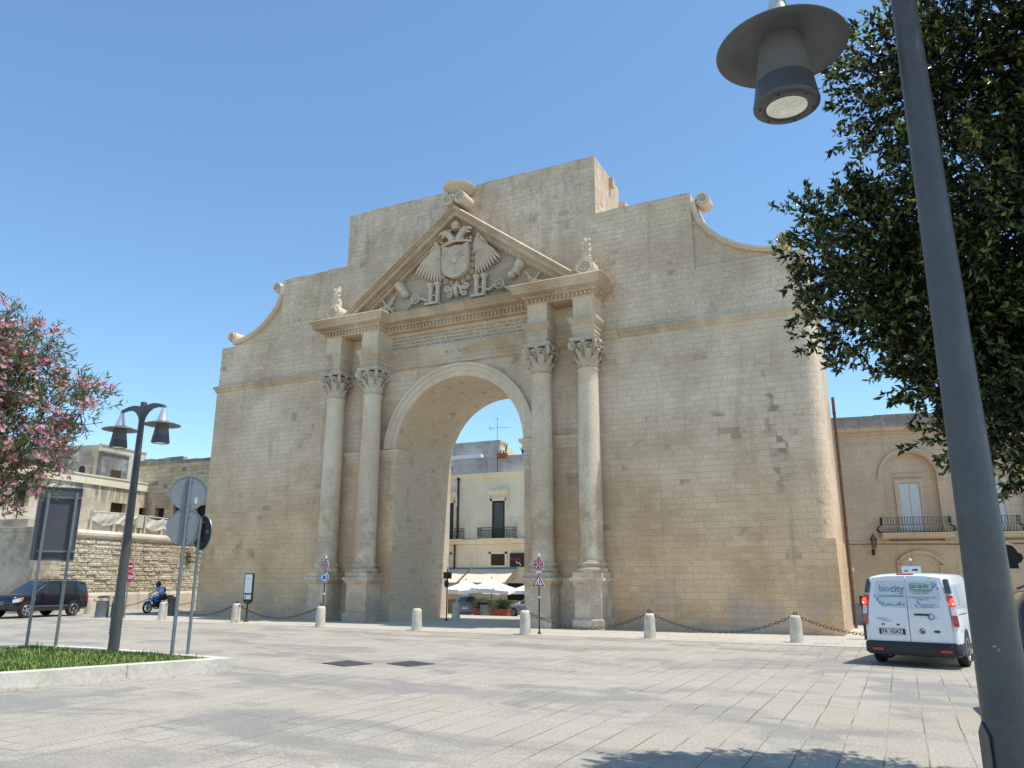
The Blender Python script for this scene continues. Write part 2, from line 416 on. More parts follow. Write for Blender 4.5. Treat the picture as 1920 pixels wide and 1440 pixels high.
sl = bpy.data.lights.new('sun', 'SUN'); sl.energy = 3.35; sl.angle = R(.53); sl.color = (1, .955, .88)
so = bpy.data.objects.new('sun', sl); COL.objects.link(so); so.rotation_euler = sd.to_track_quat('Z', 'Y').to_euler()
so.location = (20, 10, 40)
SC.view_settings.view_transform = 'Standard'; SC.view_settings.look = 'None'
SC.view_settings.exposure = .5; SC.view_settings.gamma = 1
cam = bpy.data.cameras.new('camera'); co = bpy.data.objects.new('camera', cam); COL.objects.link(co)
cam.sensor_width = 36; cam.lens = 27.0; cam.clip_end = 2000; cam.clip_start = .05
p_, y_, r_ = R(14.28), R(26.25), R(.19)
fwd = Vector((-math.sin(y_)*math.cos(p_), math.cos(y_)*math.cos(p_), math.sin(p_)))
r0 = Vector((math.cos(y_), math.sin(y_), 0)); u0 = r0.cross(fwd)
rt = r0*math.cos(r_)+u0*math.sin(r_); up = -r0*math.sin(r_)+u0*math.cos(r_)
co.matrix_world = Matrix(((rt.x, up.x, -fwd.x, 15.1), (rt.y, up.y, -fwd.y, -25.8), (rt.z, up.z, -fwd.z, 1.6), (0,0,0,1)))
SC.camera = co

# ---------------------------------------------------------------- ground
def paving(name, tone=1.0, bw=2.3, bh=.37, axis=0, worn=1.0):
    k = NT(name); g, p = k.pos(); P = g.outputs['Position']
    wob = k.math('MULTIPLY', k.noise(P, .9, 2), .05)
    a, b = (p[1], p[0]) if axis == 0 else (p[0], p[1])
    vec = k.comb(k.math('ADD', a, wob), k.math('ADD', b, wob))
    t = k.n('ShaderNodeTexBrick'); k.l(vec, t.inputs['Vector']); t.offset = .37; t.offset_frequency = 2; t.squash = .72; t.squash_frequency = 3
    t.inputs['Scale'].default_value = 1; t.inputs['Mortar Size'].default_value = .009; t.inputs['Mortar Smooth'].default_value = .4
    t.inputs['Brick Width'].default_value = bw; t.inputs['Row Height'].default_value = bh
    for i, c in (('Color1', 0), ('Color2', 1), ('Mortar', .5)): t.inputs[i].default_value = (c, c, c, 1)
    rnd, jf = t.outputs['Color'], t.outputs['Fac']
    med = k.noise(P, 1.4, 5, .6); fine = k.noise(P, 30, 4, .7); pit = k.noise(P, 75, 3, .7)
    streak = k.noise(k.comb(k.math('ADD', k.math('MULTIPLY', p[0], .30), k.math('MULTIPLY', k.noise(P, .35, 3), 3.0)), k.math('ADD', k.math('MULTIPLY', p[1], .62), k.math('MULTIPLY', k.noise(P, .22, 3), 2.2))), 1.0, 7, .68)
    f = k.math('ADD', k.math('MULTIPLY', rnd, .32), k.math('MULTIPLY', med, .8), clamp=True)
    c = k.mix(f, (.42*tone, .362*tone, .278*tone), (.525*tone, .478*tone, .392*tone))
    if worn:                                     # polished, oil-greyed lanes
        c = k.mix(k.math('MULTIPLY', k.ramp(streak, .45, .60), .72*worn), c, (.275*tone, .262*tone, .238*tone))
        sp = k.ramp(k.noise(P, 2.6, 6, .7), .62, .72)
        c = k.mix(k.math('MULTIPLY', sp, .35), c, (.25, .245, .24))
        wm = k.ramp(k.noise(P, .5, 4, .6), .5, .7)
        c = k.mix(k.math('MULTIPLY', wm, .4), c, (.48*tone, .41*tone, .325*tone))
    jn = k.ramp(k.noise(P, .7, 3), .4, .6)
    c = k.mix(k.math('MULTIPLY', jf, .85), c, k.mix(jn, (.46*tone, .41*tone, .33*tone), (.15, .125, .10)))
    f2 = k.ramp(fine, .28, .72, .78, 1.2); f3 = k.ramp(pit, .32, .52, .50, 1.0)
    f2 = k.math('MULTIPLY', f2, f3)
    c = k.mix(1.0, c, k.comb(f2, f2, f2), 'MULTIPLY')
    k.l(c, k.b.inputs['Base Color'])
    k.l(k.ramp(streak, .45, .65, .85, .6), k.b.inputs['Roughness'])
    k.b.inputs['Specular IOR Level'].default_value = .3
    h = k.math('ADD', k.math('MULTIPLY', jf, -1.2), k.math('ADD', k.math('MULTIPLY', pit, .45), k.math('MULTIPLY', rnd, .35)))
    k.bump(h, .6, .014)
    return k.m
PAVE = paving('square_paving', .95)
PAVEL = paving('pale_paving', 1.22, .9, .5, 1, .25)
m = MB()
ys = [-120, 6.5, 20, 300]; zs = [0, 0, -.72, -.72]
for i in range(4): m.add([(-220, ys[i], zs[i]), (220, ys[i], zs[i])], [])
m.f = [(0,1,3,2), (2,3,5,4), (4,5,7,6)]; m.sm = [False]*3
struct(m.build('ground', PAVE))
m = MB(); m.add([(-15.5,-4.5,.006),(-11,-4.15,.006),(13.2,-4.15,.006),(17.4,-3.6,.006),(17.4,6.2,.006),(-15.5,6.2,.006)], [(0,1,2,3,4,5)])
struct(m.build('pavement', PAVEL))

# grass island with its kerb
ISL = [(4.2,-14.93),(0.3,-14.62),(-1.5,-14.8),(-3.2,-16.6),(-6,-22),(1.5,-22.2),(2.9,-18.27)]
def inset(poly, d):
    n = len(poly); A = sum(poly[i][0]*poly[(i+1)%n][1]-poly[(i+1)%n][0]*poly[i][1] for i in range(n))
    sg = 1 if A > 0 else -1; out = []
    for i in range(n):
        p0, p, p1 = Vector(poly[i-1]), Vector(poly[i]), Vector(poly[(i+1)%n])
        d0 = (p-p0).normalized(); d1 = (p1-p).normalized()
        n0 = Vector((-d0.y, d0.x))*sg; n1 = Vector((-d1.y, d1.x))*sg
        q = (n0+n1).normalized(); q = q/max(.3, q.dot(n0)); out.append((p.x+q.x*d, p.y+q.y*d))
    return out
ins = inset(ISL, .2)
isl = thing('grass_island', 'raised traffic island with pale stone kerb holding grass, lamp and sign posts', 'traffic island')
n = len(ISL)
for i in range(n):                               # kerb stones, each its own length
    a, b, c, d = Vector(ISL[i]), Vector(ISL[(i+1)%n]), Vector(ins[(i+1)%n]), Vector(ins[i])
    L = (b-a).length; k = max(1, round(L/2.3))
    for j in range(k):
        t0, t1 = j/k+(.004/L if j else 0), (j+1)/k-(.004/L if j < k-1 else 0)
        q = [a.lerp(b,t0), a.lerp(b,t1), d.lerp(c,t1), d.lerp(c,t0)]
        zt = .226+random.uniform(-.003,.003)
        mb = MB(); mb.prism([(v.x, v.y) for v in q], -.05, zt, 'z')
        mb.build('kerb_stone', CM['kerb'], isl, bevel=.012)
mb = MB(); mb.add([(x, y, .17) for x, y in ins], [tuple(range(n))]); mb.build('soil_bed', CM['soil'], isl)
# grass blades
gm = NT('grass_blades'); gg = gm.n('ShaderNodeNewGeometry')
gm.l(gm.mix(gg.outputs['Random Per Island'], (.075,.16,.018), (.235,.33,.06)), gm.b.inputs['Base Color']); gm.b.inputs['Roughness'].default_value = .6
def inside(x, y, poly):
    c = False; n = len(poly)
    for i in range(n):
        x0, y0 = poly[i]; x1, y1 = poly[i-1]
        if (y0 > y) != (y1 > y) and x < (x1-x0)*(y-y0)/(y1-y0)+x0: c = not c
    return c
rng = np.random.default_rng(3)
V, F = [], []
cnt = 0
while cnt < 26000:
    x, y = rng.uniform(-2.5, 4.2), rng.uniform(-20.5, -14.6)
    if not inside(x, y, ins): continue
    den = math.sin(x*1.7+.4)*math.sin(y*2.3+1.1)
    far = y > -15.35 and x < 1.2
    if far and rng.random() < .72 and den < .45: continue
    h = rng.uniform(.035, .085)*(1.0+.5*max(0, den))
    if rng.random() < .05: h *= 1.8
    a = rng.uniform(0, 6.283); l = rng.uniform(.2, .9)*h; wd = rng.uniform(.006, .012)
    px, py = math.cos(a)*wd, math.sin(a)*wd; dx, dy = -math.sin(a)*l, math.cos(a)*l
    o = len(V)
    V += [(x-px, y-py, .165), (x+px, y+py, .165), (x+px*.6+dx*.35, y+py*.6+dy*.35, .165+h*.65), (x-px*.6+dx*.35, y-py*.6+dy*.35, .165+h*.65), (x+dx, y+dy, .165+h)]
    F += [(o, o+1, o+2, o+3), (o+3, o+2, o+4)]
    cnt += 1
mb = MB(); mb.v = V; mb.f = F; mb.sm = [False]*len(F)
go = mb.build('grass', gm.m); go['kind'] = 'stuff'; tag(go, 'short bright green grass growing on the raised traffic island', 'grass')

lv = MB(); rg = random.Random(12)
for i in range(70):
    t = rg.random(); x, y = 2.9+1.3*t, -18.27+3.34*t; o_ = abs(rg.gauss(0,.22))+.03; x += o_*.93; y -= o_*.36
    a = rg.uniform(0,6.28); s_ = rg.uniform(.012,.03); c_, n_ = math.cos(a)*s_, math.sin(a)*s_
    lv.add([(x-c_,y-n_,.008),(x+n_*.4,y-c_*.4,.012),(x+c_,y+n_,.010),(x-n_*.4,y+c_*.4,.014)], [(0,1,2,3)])
lo = lv.build('fallen_leaves', plain('dry_leaf', (.30,.17,.08), .9, 0, var=.4)); lo['kind'] = 'stuff'; tag(lo, 'small dry leaves blown against the foot of the island kerb', 'leaves')

# covers and drains let into the paving
def cover(pts, lab, nm='manhole_cover'):
    mb = MB(); mb.prism(pts, -.02, .007, 'z'); o = tag(mb.build(nm, CM['cast']), lab, 'cover', 'iron covers in the paving')
    c = [sum(p[i] for p in pts)/len(pts) for i in (0,1)]
    fr = MB(); q = inset(pts, -.03)
    for i in range(4):
        j = (i+1) % 4; fr.prism([q[i], q[j], pts[j], pts[i]], -.02, .009, 'z')
    for t in range(1, 6):
        a = Vector(pts[0]).lerp(Vector(pts[1]), t/6); b = Vector(pts[3]).lerp(Vector(pts[2]), t/6)
        fr.tube([(a.x, a.y, .008), (b.x, b.y, .008)], .006, 4)
    fr.build('cover_rim', CM['iron'], o)
cover([(4.80,-13.18),(5.49,-13.42),(5.68,-12.85),(4.93,-12.57)], 'square dark iron cover in the paving, nearer the grass island')
cover([(5.97,-12.67),(6.56,-12.86),(6.75,-12.29),(6.08,-12.06)], 'square dark iron cover in the paving, farther from the grass island')
dr = MB()
for i in range(7): dr.cyl((12.9+.09*i, -3.35, 0), .028, .002, .012, 8)
tag(dr.build('drain_holes', CM['blk']), 'row of small black drain holes beside the last bollard', 'drain')
# ---------------------------------------------------------------- the city gate
G = thing('city_gate', 'huge honey stone triumphal arch with paired columns, pediment and scrolled attic', 'city gate')
ARC_Z, ARC_R = 6.62, 2.88
D1, D2 = 4.4, 3.0
wl = MB()
arc = [(ARC_R*math.cos(a), ARC_Z+ARC_R*math.sin(a)) for a in [math.pi*i/48 for i in range(49)]]
pts = [(-13.35,-1),(-2.9,-1),(-2.9,6.6)] + [p for p in arc[::-1]][0:] + [(2.9,6.6),(2.9,-1),(12.95,-1),(12.95,10.45),(-13.35,10.45)]
# front and back skins plus outer sides; the passage lining is a part of its own
def skin(mb, poly, y, flip): mb.add([(x, y, z) for x, z in poly], [tuple(range(len(poly)))[::-1] if flip else tuple(range(len(poly)))])
skin(wl, pts, 0, False); skin(wl, pts, D1, True)
wl.add([(-13.35,0,-1),(-13.35,D1,-1),(-13.35,D1,10.45),(-13.35,0,10.45)], [(0,1,2,3)])
wl.add([(-13.35,0,10.45),(12.95,0,10.45),(12.95,D1,10.45),(-13.35,D1,10.45)], [(0,1,2,3)])
# right end: sharp foot, rounded corner above
wl.box(12.95, 13.42, 0, D1, -1, 2.85)
cor = [(12.95,0)] + [(12.95+.42*math.sin(a), .42-.42*math.cos(a)) for a in [R(90)*i/10 for i in range(11)]][1:] + [(13.37,D1),(12.95,D1)]
wl.prism(cor, 2.85, 10.45, 'z', True)
# upper storeys
def blocky(mb, x0, x1, z0, z1, y0, y1):      # wall block whose top course is slightly uneven
    mb.box(x0, x1, y0, y1, z0, z1-.06)
    x = x0
    while x < x1-.05:
        L = min(random.uniform(.45,.8), x1-x); h = random.uniform(.02,.07)
        mb.box(x+.004, x+L-.004, y0+random.uniform(-.004,.012), y1, z1-.06, z1-.06+h); x += L
wl.box(-13.3, 13.35, .015, D2, 10.45, 12.34); wl.box(-13.3, -9.7, .015, D2, 12.34, 12.42); wl.box(9.65, 13.35, .015, D2, 12.34, 12.44)
blocky(wl, -9.72, -6.0, 12.34, 15.37, .02, D2); blocky(wl, 5.95, 9.62, 12.34, 15.40, .02, D2)
wl.box(-6.0, 5.95, .02, D2, 12.34, 15.2); blocky(wl, -6.0, 5.95, 15.2, 17.88, .026, D2)
wl.box(-5.6, 5.5, D2, D1, 10.45, 14.6)
wl.box(5.95, 6.12, 1.75, 2.0, 17.35, 17.75); wl.box(5.95, 6.25, D2-.02, D2+.9, 15.2, 17.2)
wl.build('wall', SM['gate'], G)
# passage lining
vm = MB(); lp = [(-2.9,-1),(-2.9,6.6)] + arc[::-1] + [(2.9,6.6),(2.9,-1)]
for i in range(len(lp)-1):
    (xa,za),(xb,zb) = lp[i], lp[i+1]
    vm.add([(xa,0,za),(xa,D1,za),(xb,D1,zb),(xb,0,zb)], [(0,1,2,3)], 2 <= i <= 50)
# shallower inner ring at the front of the vault
vm.build('passage_lining', SM['vault'], G, angle=60)
# string course
st = MB(); prof = [(0,10.16),(.05,10.2),(.07,10.30),(.15,10.36),(.15,10.46),(.02,10.52),(-.1,10.52),(-.1,10.16)]
st.sweep(prof, [(-13.35,D1),(-13.35,0),(-6.1,0)]); st.build('string_course', SM['corn'], G)
st = MB(); st.sweep(prof, [(6.1,0),(12.98,0),(13.36,.38),(13.36,D1)]); st.build('string_course', SM['corn'], G)
# impost band
im = MB(); prof = [(0,6.28),(.04,6.28),(.04,6.42),(.07,6.42),(.07,6.52),(.15,6.60),(.17,6.62),(.17,6.72),(.02,6.76),(-.1,6.76),(-.1,6.28)]
im.sweep(prof, [(-5.45,0),(-2.9,0),(-2.9,.9)]); im.build('impost_band', SM['trim'], G)
im = MB(); im.sweep(prof, [(2.9,.9),(2.9,0),(5.45,0)])
im.build('impost_band', SM['trim'], G)
# archivolt
av = MB()
for r0_, r1_, yy in ((2.885,3.10,-.06),(3.10,3.30,-.10),(3.30,3.42,-.16)):
    n = 48; z0 = 6.76
    a0 = math.asin((z0-ARC_Z)/r1_)
    ring = [(r0_*math.cos(a), ARC_Z+r0_*math.sin(a)) for a in [a0+(math.pi-2*a0)*i/n for i in range(n+1)]]
    ring2 = [(r1_*math.cos(a), ARC_Z+r1_*math.sin(a)) for a in [a0+(math.pi-2*a0)*i/n for i in range(n+1)]]
    for i in range(n):
        A, B, C_, D_ = ring[i], ring[i+1], ring2[i+1], ring2[i]
        av.add([(A[0],yy,A[1]),(B[0],yy,B[1]),(C_[0],yy,C_[1]),(D_[0],yy,D_[1])], [(0,3,2,1)])
        for (p, q) in ((A,B),(D_,C_)):
            av.add([(p[0],yy,p[1]),(q[0],yy,q[1]),(q[0],.02,q[1]),(p[0],.02,p[1])], [(0,1,2,3)])
av.build('archivolt', SM['trim'], G)

# pedestals and columns
CX = (-5.70,-3.80,3.86,5.70); CY = -.53
def pedestal(x):
    m = MB()
    m.box(x-.54, x+.54, -1.08, .03, -1, .30); m.frus(x-.54, x+.54, -1.08, .03, .30, .36, .05)
    m.box(x-.47, x+.47, -1.0, .03, .36, 1.42)
    for k, (z0, z1) in enumerate(((1.42,1.48),(1.48,1.55),(1.55,1.66))):
        e = (.51,.55,.60)[k]; m.box(x-e, x+e, CY-e+.0, .03, z0, z1)
    m.build('pedestal', SM['trim'], G, bevel=.012)
for x in CX: pedestal(x)
for xa, xb in ((CX[0],CX[1]),(CX[2],CX[3])):       # plinth course between the paired pedestals
    m = MB(); m.box(xa+.545, xb-.545, -.18, .02, -1, .32); m.box(xa+.475, xb-.475, -.10, .02, .32, 1.50); m.box(xa+.605, xb-.605, -.16, .02, 1.50, 1.66)
    m.build('dado', SM['trim'], G)
def acanthus(m, a, z, h, r, lean, w):
    # a leaf standing on the bell, tip curling outward
    ca, sa = math.cos(a), math.sin(a)
    prof = [(r+.012, z), (r+.03, z+h*.45), (r+.055+lean*.3, z+h*.78), (r+.08+lean*.8, z+h*.96), (r+.07+lean*1.25, z+h*.92), (r+.05+lean*1.3, z+h*.80)]
    ws = [w*.8, w, w*.95, w*.8, w*.6, w*.2]
    v = []
    for (rr, zz), ww in zip(prof, ws):
        for t in (-1, -.5, 0, .5, 1):
            rr2 = rr-.02*abs(t)+(.012 if abs(t) == .5 else 0)
            v.append((ca*rr2-sa*ww*t, sa*rr2+ca*ww*t, zz-(.02*abs(t))))
    f = []
    for j in range(len(prof)-1):
        for i in range(4): f.append((j*5+i, j*5+i+1, (j+1)*5+i+1, (j+1)*5+i))
    m.add(v, f, True)
def spiral(c, r0, r1, turns, n=40, a0=0, sgn=1):
    return [(c[0]+(r0+(r1-r0)*i/n)*math.cos(a0+sgn*2*math.pi*turns*i/n), c[1]+(r0+(r1-r0)*i/n)*math.sin(a0+sgn*2*math.pi*turns*i/n)) for i in range(n+1)]
def make_column(x):
    C_ = bpy.data.objects.new('column', None); COL.objects.link(C_); C_.parent = G; C_.location = (x, CY, 0)
    b = MB(); b.box(-.52,.52,-.52,.52,1.66,1.84)
    pr = [(.50,1.84),(.53,1.87),(.545,1.92),(.53,1.97),(.48,1.995),(.455,2.0),(.445,2.03),(.45,2.06),(.475,2.07),(.495,2.10),(.495,2.14),(.47,2.17),(.44,2.18),(.44,2.215),(.42,2.24)]
    b.lathe(pr, 36); b.build('column_base', SM['trim'], C_, bevel=0)
    s = MB(); pr = []
    for i in range(17):
        t = i/16; z = 2.24+6.62*t
        pr.append((.415*(1-.13*t**1.8), z))
    pr += [(.385,8.90),(.395,8.92),(.395,8.97),(.37,8.99)]
    s.lathe(pr, 36)
    for zj in (4.05,6.1): s.lathe([(.411-.0075*(zj-2.2)*.9+.005, zj-.012),(.411-.0075*(zj-2.2)*.9+.008,zj),(.411-.0075*(zj-2.2)*.9+.005, zj+.012)], 36)
    s.build('shaft', SM['trim'], C_)
    c = MB(); c.lathe([(.36,8.97),(.35,9.2),(.355,9.5),(.39,9.75),(.47,9.90)], 28)
    for k in range(8): acanthus(c, R(45*k), 9.0, .36, .36, .09, .105)
    for k in range(8): acanthus(c, R(45*k+22.5), 9.05, .60, .37, .13, .11)
    for k in range(16): acanthus(c, R(22.5*k+11), 9.3, .50, .375, .12, .05)
    for k in range(8):
        a = R(45*k+22.5); c.sphere((.53*math.cos(a),.53*math.sin(a),9.60), .055, 7, 5)
    for sx in (-1,1):
        for sy in (-1,1):          # corner volutes
            a = math.atan2(sy, sx); ca, sa = math.cos(a), math.sin(a)
            sp = spiral((.60,9.80), .155, .02, 1.9, 26, R(120), -1)
            c.tube([(ca*p[0], sa*p[0], p[1]) for p in sp], [.06-.035*i/26 for i in range(27)], 6)
            c.tube([(ca*.36, sa*.36, 9.55), (ca*.43, sa*.43, 9.74), (ca*.50, sa*.50, 9.90)], .04, 6)
    for k in range(4):             # rosettes and helices on each face
        a = R(90*k); ca, sa = math.cos(a), math.sin(a)
        c.sphere((ca*.46, sa*.46, 9.97), .085, 8, 6)
        for j in range(6):
            q = 2*math.pi*j/6; c.sphere((ca*.47-sa*.08*math.cos(q), sa*.47+ca*.08*math.cos(q), 9.97+.08*math.sin(q)), .045, 6, 4)
        for sg in (-1,1):
            sp = spiral((sg*.15, 9.80), .085, .015, 1.5, 16, R(90-sg*60), sg)
            c.tube([(ca*(.43)-sa*p[0], sa*.43+ca*p[0], p[1]) for p in sp], .024, 5)
    ab = []                        # concave abacus
    for k in range(4):
        a = R(45+90*k)
        for da in (-4, 4): ab.append((.70*math.cos(a+R(da)), .70*math.sin(a+R(da))))
        for t in (22,45,68):
            rr = .47 if t == 45 else .52; ab.append((rr*math.cos(a+R(t)), rr*math.sin(a+R(t))))
    c.prism(ab, 9.97, 10.02, 'z'); c.prism([(p[0]*1.04, p[1]*1.04) for p in ab], 10.02, 10.08, 'z')
    c.build('capital', SM['cap'], C_, angle=50)
for x in CX: make_column(x)

# entablature
BW = .40
def epath(back, front):
    P = [(-CX[3]-BW-.0, .02)]
    P = [(CX[0]-BW, .02)]
    for i, x in enumerate(CX):
        P += [(x-BW, front), (x+BW, front)]
        if i < 3: P += [(x+BW, back), (CX[i+1]-BW, back)]
    P += [(CX[3]+BW, .02)]
    return P
ar = MB(); prof = [(-.06,10.08),(0,10.08),(0,10.24),(.025,10.245),(.025,10.42),(.05,10.425),(.05,10.62),(.075,10.63),(.14,10.74),(.15,10.75),(.15,10.86),(-.06,10.86)]
ar.sweep(prof, epath(-.10, -.93)); ar.build('architrave', SM['corn'], G)
for x in CX:                                       # solid cores of the broken-forward blocks
    pass
cb = MB()
for x in CX: cb.box(x-BW+.01, x+BW-.01, -.92, 0, 10.085, 12.2)
cb.box(CX[1], CX[2], -.06, 0, 10.085, 12.2); cb.box(CX[0], CX[1], -.06, 0, 10.085, 12.2); cb.box(CX[2], CX[3], -.06, 0, 10.085, 12.2)
fz = MB(); fz.sweep([(-.06,10.86),(0,10.86),(0,11.58),(.03,11.60),(.03,11.64),(-.06,11.64)], epath(-.08, -.91)); fz.v += []
o = len(fz.v); fz.v += cb.v; fz.f += [tuple(i+o for i in f) for f in cb.f]; fz.sm += cb.sm
fz.build('frieze', SM['trim'], G)
# cornice: breaks forward over each pair of columns
xo, xi, yf, ym = 6.10, 3.40, -.93, -.35
cpath = [(-xo,.02),(-xo,yf),(-xi,yf),(-xi,ym),(xi+.05,ym),(xi+.05,yf),(xo,yf),(xo,.02)]
cn = MB(); prof = [(-.3,11.64),(.02,11.64),(.05,11.68),(.05,11.84),(.13,11.86),(.17,11.92),(.17,11.97),(.44,11.985),(.44,12.13),(.46,12.14),(.50,12.20),(.56,12.26),(.58,12.27),(.58,12.30),(.51,12.35),(-.3,12.38)]
cn.sweep(prof, cpath)
cn.prism([(-xo+.02,.02),(-xo+.02,yf+.02),(-xi-.02,yf+.02),(-xi-.02,ym+.02),(xi+.07,ym+.02),(xi+.07,yf+.02),(xo-.02,yf+.02),(xo-.02,.02)], 11.66, 12.355, 'z')
cno = cn.build('cornice', SM['corn'], G)
def along(path, off, step, fn):
    for i in range(len(path)-1):
        a, b = Vector(path[i]), Vector(path[i+1]); d = b-a; L = d.length
        if L < .3: continue
        d.normalize(); nn = Vector((d.y, -d.x)); k = int(L/step)
        for j in range(k):
            p = a+d*(L*(j+.5)/k)+nn*off; fn(p, d, nn)
dn = MB()
def dent(p, d, nn):
    ang = math.atan2(d.y, d.x); dn.M = Matrix.Translation((p.x, p.y, 0)) @ Matrix.Rotation(ang, 4, 'Z')
    dn.box(-.045,.045,-.05,.06,11.69,11.83); dn.M = Matrix.Identity(4)
along(cpath, .07, .165, dent); dn.build('dentils', SM['corn'], cno)
eg = MB()
def egg(p, d, nn): eg.sphere((p.x, p.y, 11.91), (.05,.05,.04), 6, 4)
along(cpath, .17, .15, egg)
rs = MB()
for sx in (-1,1):                                   # carved coffers under the cornice between the columns
    for q in (-.35, 0, .35): rs.sphere((sx*4.76+q, -1.12, 11.97), (.10,.09,.05), 8, 4)
o = len(eg.v); eg.v += rs.v; eg.f += [tuple(i+o for i in f) for f in rs.f]; eg.sm += rs.sm
eg.build('egg_moulding', SM['corn'], cno)
# lettering on the frieze
LINES = ['IMP CAESARI CAROLO TRIVMPHATORI SEMPER AVG PRIMO INDICO SECVNDO GALLICO TERTIO AFRICANO CHRISTI',
 'ANORVM REBELLANTIVM DOMITORI ET OTTOM PROFLIGATORI QVI PIE CHRISTIANAE REI TOTO ORBE FACTIS CONSILIIS',
 'AMPLIFICATORI ARCVM IN IAPYGVM LITTORE FERDINANDI LOFFREDI VICE AC CAETERIS CAROLI HOSTIBVS CAESIS',
 'PROPVLSANDIS ERECTI OPE POPVLVSQVE LVPIENSIS DEVOTVS NVMINI MAIESTATIQVE EIVS DED']
for i, t in enumerate(LINES):
    text_mb(t, .155, CM['ins'], 'inscription', G, face_M((.03, -.084, 11.46-.148*i)), .003, width=6.55 if i < 3 else 6.45)
text_mb('M  D  XLVII', .17, CM['ins'], 'date_inscription', G, face_M((-.05, -.153, 10.53)), .003, width=1.05)

# pediment
PD = bpy.data.objects.new('pediment', None); COL.objects.link(PD); PD.parent = G
AP, HB, ZB = 16.72, 5.86, 12.37
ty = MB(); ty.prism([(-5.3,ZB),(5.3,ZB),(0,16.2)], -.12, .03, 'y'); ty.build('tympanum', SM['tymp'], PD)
rk = MB(); sl_ = (AP-ZB)/HB
def rake(dz0, dz1, y):
    for sx in (-1, 1):
        top = lambda x, dz: AP-dz-sl_*abs(x)
        xe0 = (AP-dz0-ZB)/sl_; xe1 = (AP-dz1-ZB)/sl_
        rk.prism([(0,AP-dz0),(sx*xe0,ZB),(sx*xe1,ZB),(0,AP-dz1)], y, .025, 'y')
for a_, b_, y in ((.08,.12,-.82),(.12,.20,-.74),(.20,.42,-.64),(.42,.50,-.40),(.50,.66,-.30),(.66,.78,-.20)): rake(a_, b_, y)
for sx in (-1,1):                                    # weathered top arris
    xe = (AP-ZB)/sl_; xf = (AP-.08-ZB)/sl_
    rk.add([(0,-.74,AP),(sx*xe,-.74,ZB),(sx*xf,-.82,ZB),(0,-.82,AP-.08),(0,.02,AP),(sx*xe,.02,ZB)], [(0,1,2,3),(0,4,5,1)])
rk.build('raking_cornice', SM['corn'], PD)
dd = MB()
for sx in (-1,1):
    L = 5.25
    for i in range(52):
        x = .12+4.75*i/51
        zc = AP-.70-sl_*x
        dd.M = Matrix.Translation((sx*x, -.26, zc)) @ Matrix.Rotation(sx*math.atan(sl_), 4, 'Y'); dd.cbox((0,0,0), (.062,.1,.10))
dd.M = Matrix.Identity(4); dd.build('dentils', SM['corn'], PD)

# coat of arms in the tympanum
CA = bpy.data.objects.new('coat_of_arms', None); COL.objects.link(CA); CA.parent = G
RM = SM['relief']; CA.scale.y = 1.5
sh = MB(); so_ = [(-.60,15.0),(-.3,14.9),(0,14.97),(.3,14.9),(.60,15.0),(.60,14.05),(.5,13.78),(.25,13.62),(0,13.57),(-.25,13.62),(-.5,13.78),(-.60,14.05)]
sh.prism(so_, -.36, -.1, 'y')
for i in range(12): a, b = so_[i], so_[(i+1)%12]; sh.tube([(a[0],-.36,a[1]),(b[0],-.36,b[1])], .022, 5)
random.seed(11)
for i in range(9):                                   # quarterings
    for j in range(11):
        x, z = -.52+.13*i, 13.72+.115*j
        if abs(x) > .5 and z < 13.9: continue
        t = (i//2+j//3) % 3
        if t == 0: sh.cbox((x,-.37,z), (.028,.03,.10))
        elif t == 1: sh.sphere((x,-.365,z), (.042,.025,.045), 6, 4)
        else:
            sh.cbox((x,-.37,z), (.10,.03,.022)); sh.cbox((x,-.37,z+.045), (.05,.03,.03))
sh.prism([(-.12,14.18),(.12,14.18),(.12,14.38),(-.12,14.38)], -.42, -.36, 'y')
for k in range(4): sh.M = Matrix.Translation((.16+.06*k,-.38,14.5+.02*k)) @ Matrix.Rotation(R(45),4,'Y'); sh.cbox((0,0,0),(.3,.05,.025))
sh.M = Matrix.Identity(4)
sh.build('shield', RM, CA)
cr = MB(); cr.tube([(-.72,-.28,15.07),(-.36,-.36,15.12),(0,-.40,15.15),(.36,-.36,15.12),(.72,-.28,15.07)], .05, 6)
for i in range(9):
    x = -.68+.17*i; h = .13 if i % 2 == 0 else .08
    cr.tube([(x,-.36+.1*abs(x),15.12),(x,-.36+.1*abs(x),15.12+h)], .02, 5)
    cr.sphere((x,-.36+.1*abs(x),15.14+h), .035, 6, 4)
    if i % 2 == 0:
        for q in (-.05,.05): cr.sphere((x+q,-.36+.1*abs(x),15.10+h), .032, 6, 4)
cr.build('open_crown', RM, CA)
ch = MB()                                             # collar of linked plaques round the shield
cp = [(-.74,14.9),(-.75,14.62),(-.75,14.34),(-.74,14.06),(-.68,13.78),(-.52,13.56),(-.28,13.43),(0,13.38),(.28,13.43),(.52,13.56),(.68,13.78),(.74,14.06),(.75,14.34),(.75,14.62),(.74,14.9)]
for i, (x, z) in enumerate(cp):
    for q in range(8):
        a = 2*math.pi*q/8; ch.sphere((x+.085*math.cos(a), -.22, z+.095*math.sin(a)), .03, 5, 4)
    ch.sphere((x,-.22,z), .045, 6, 4); ch.cbox((x,-.14,z), (.16,.08,.17))
ch.build('collar_chain', RM, CA)
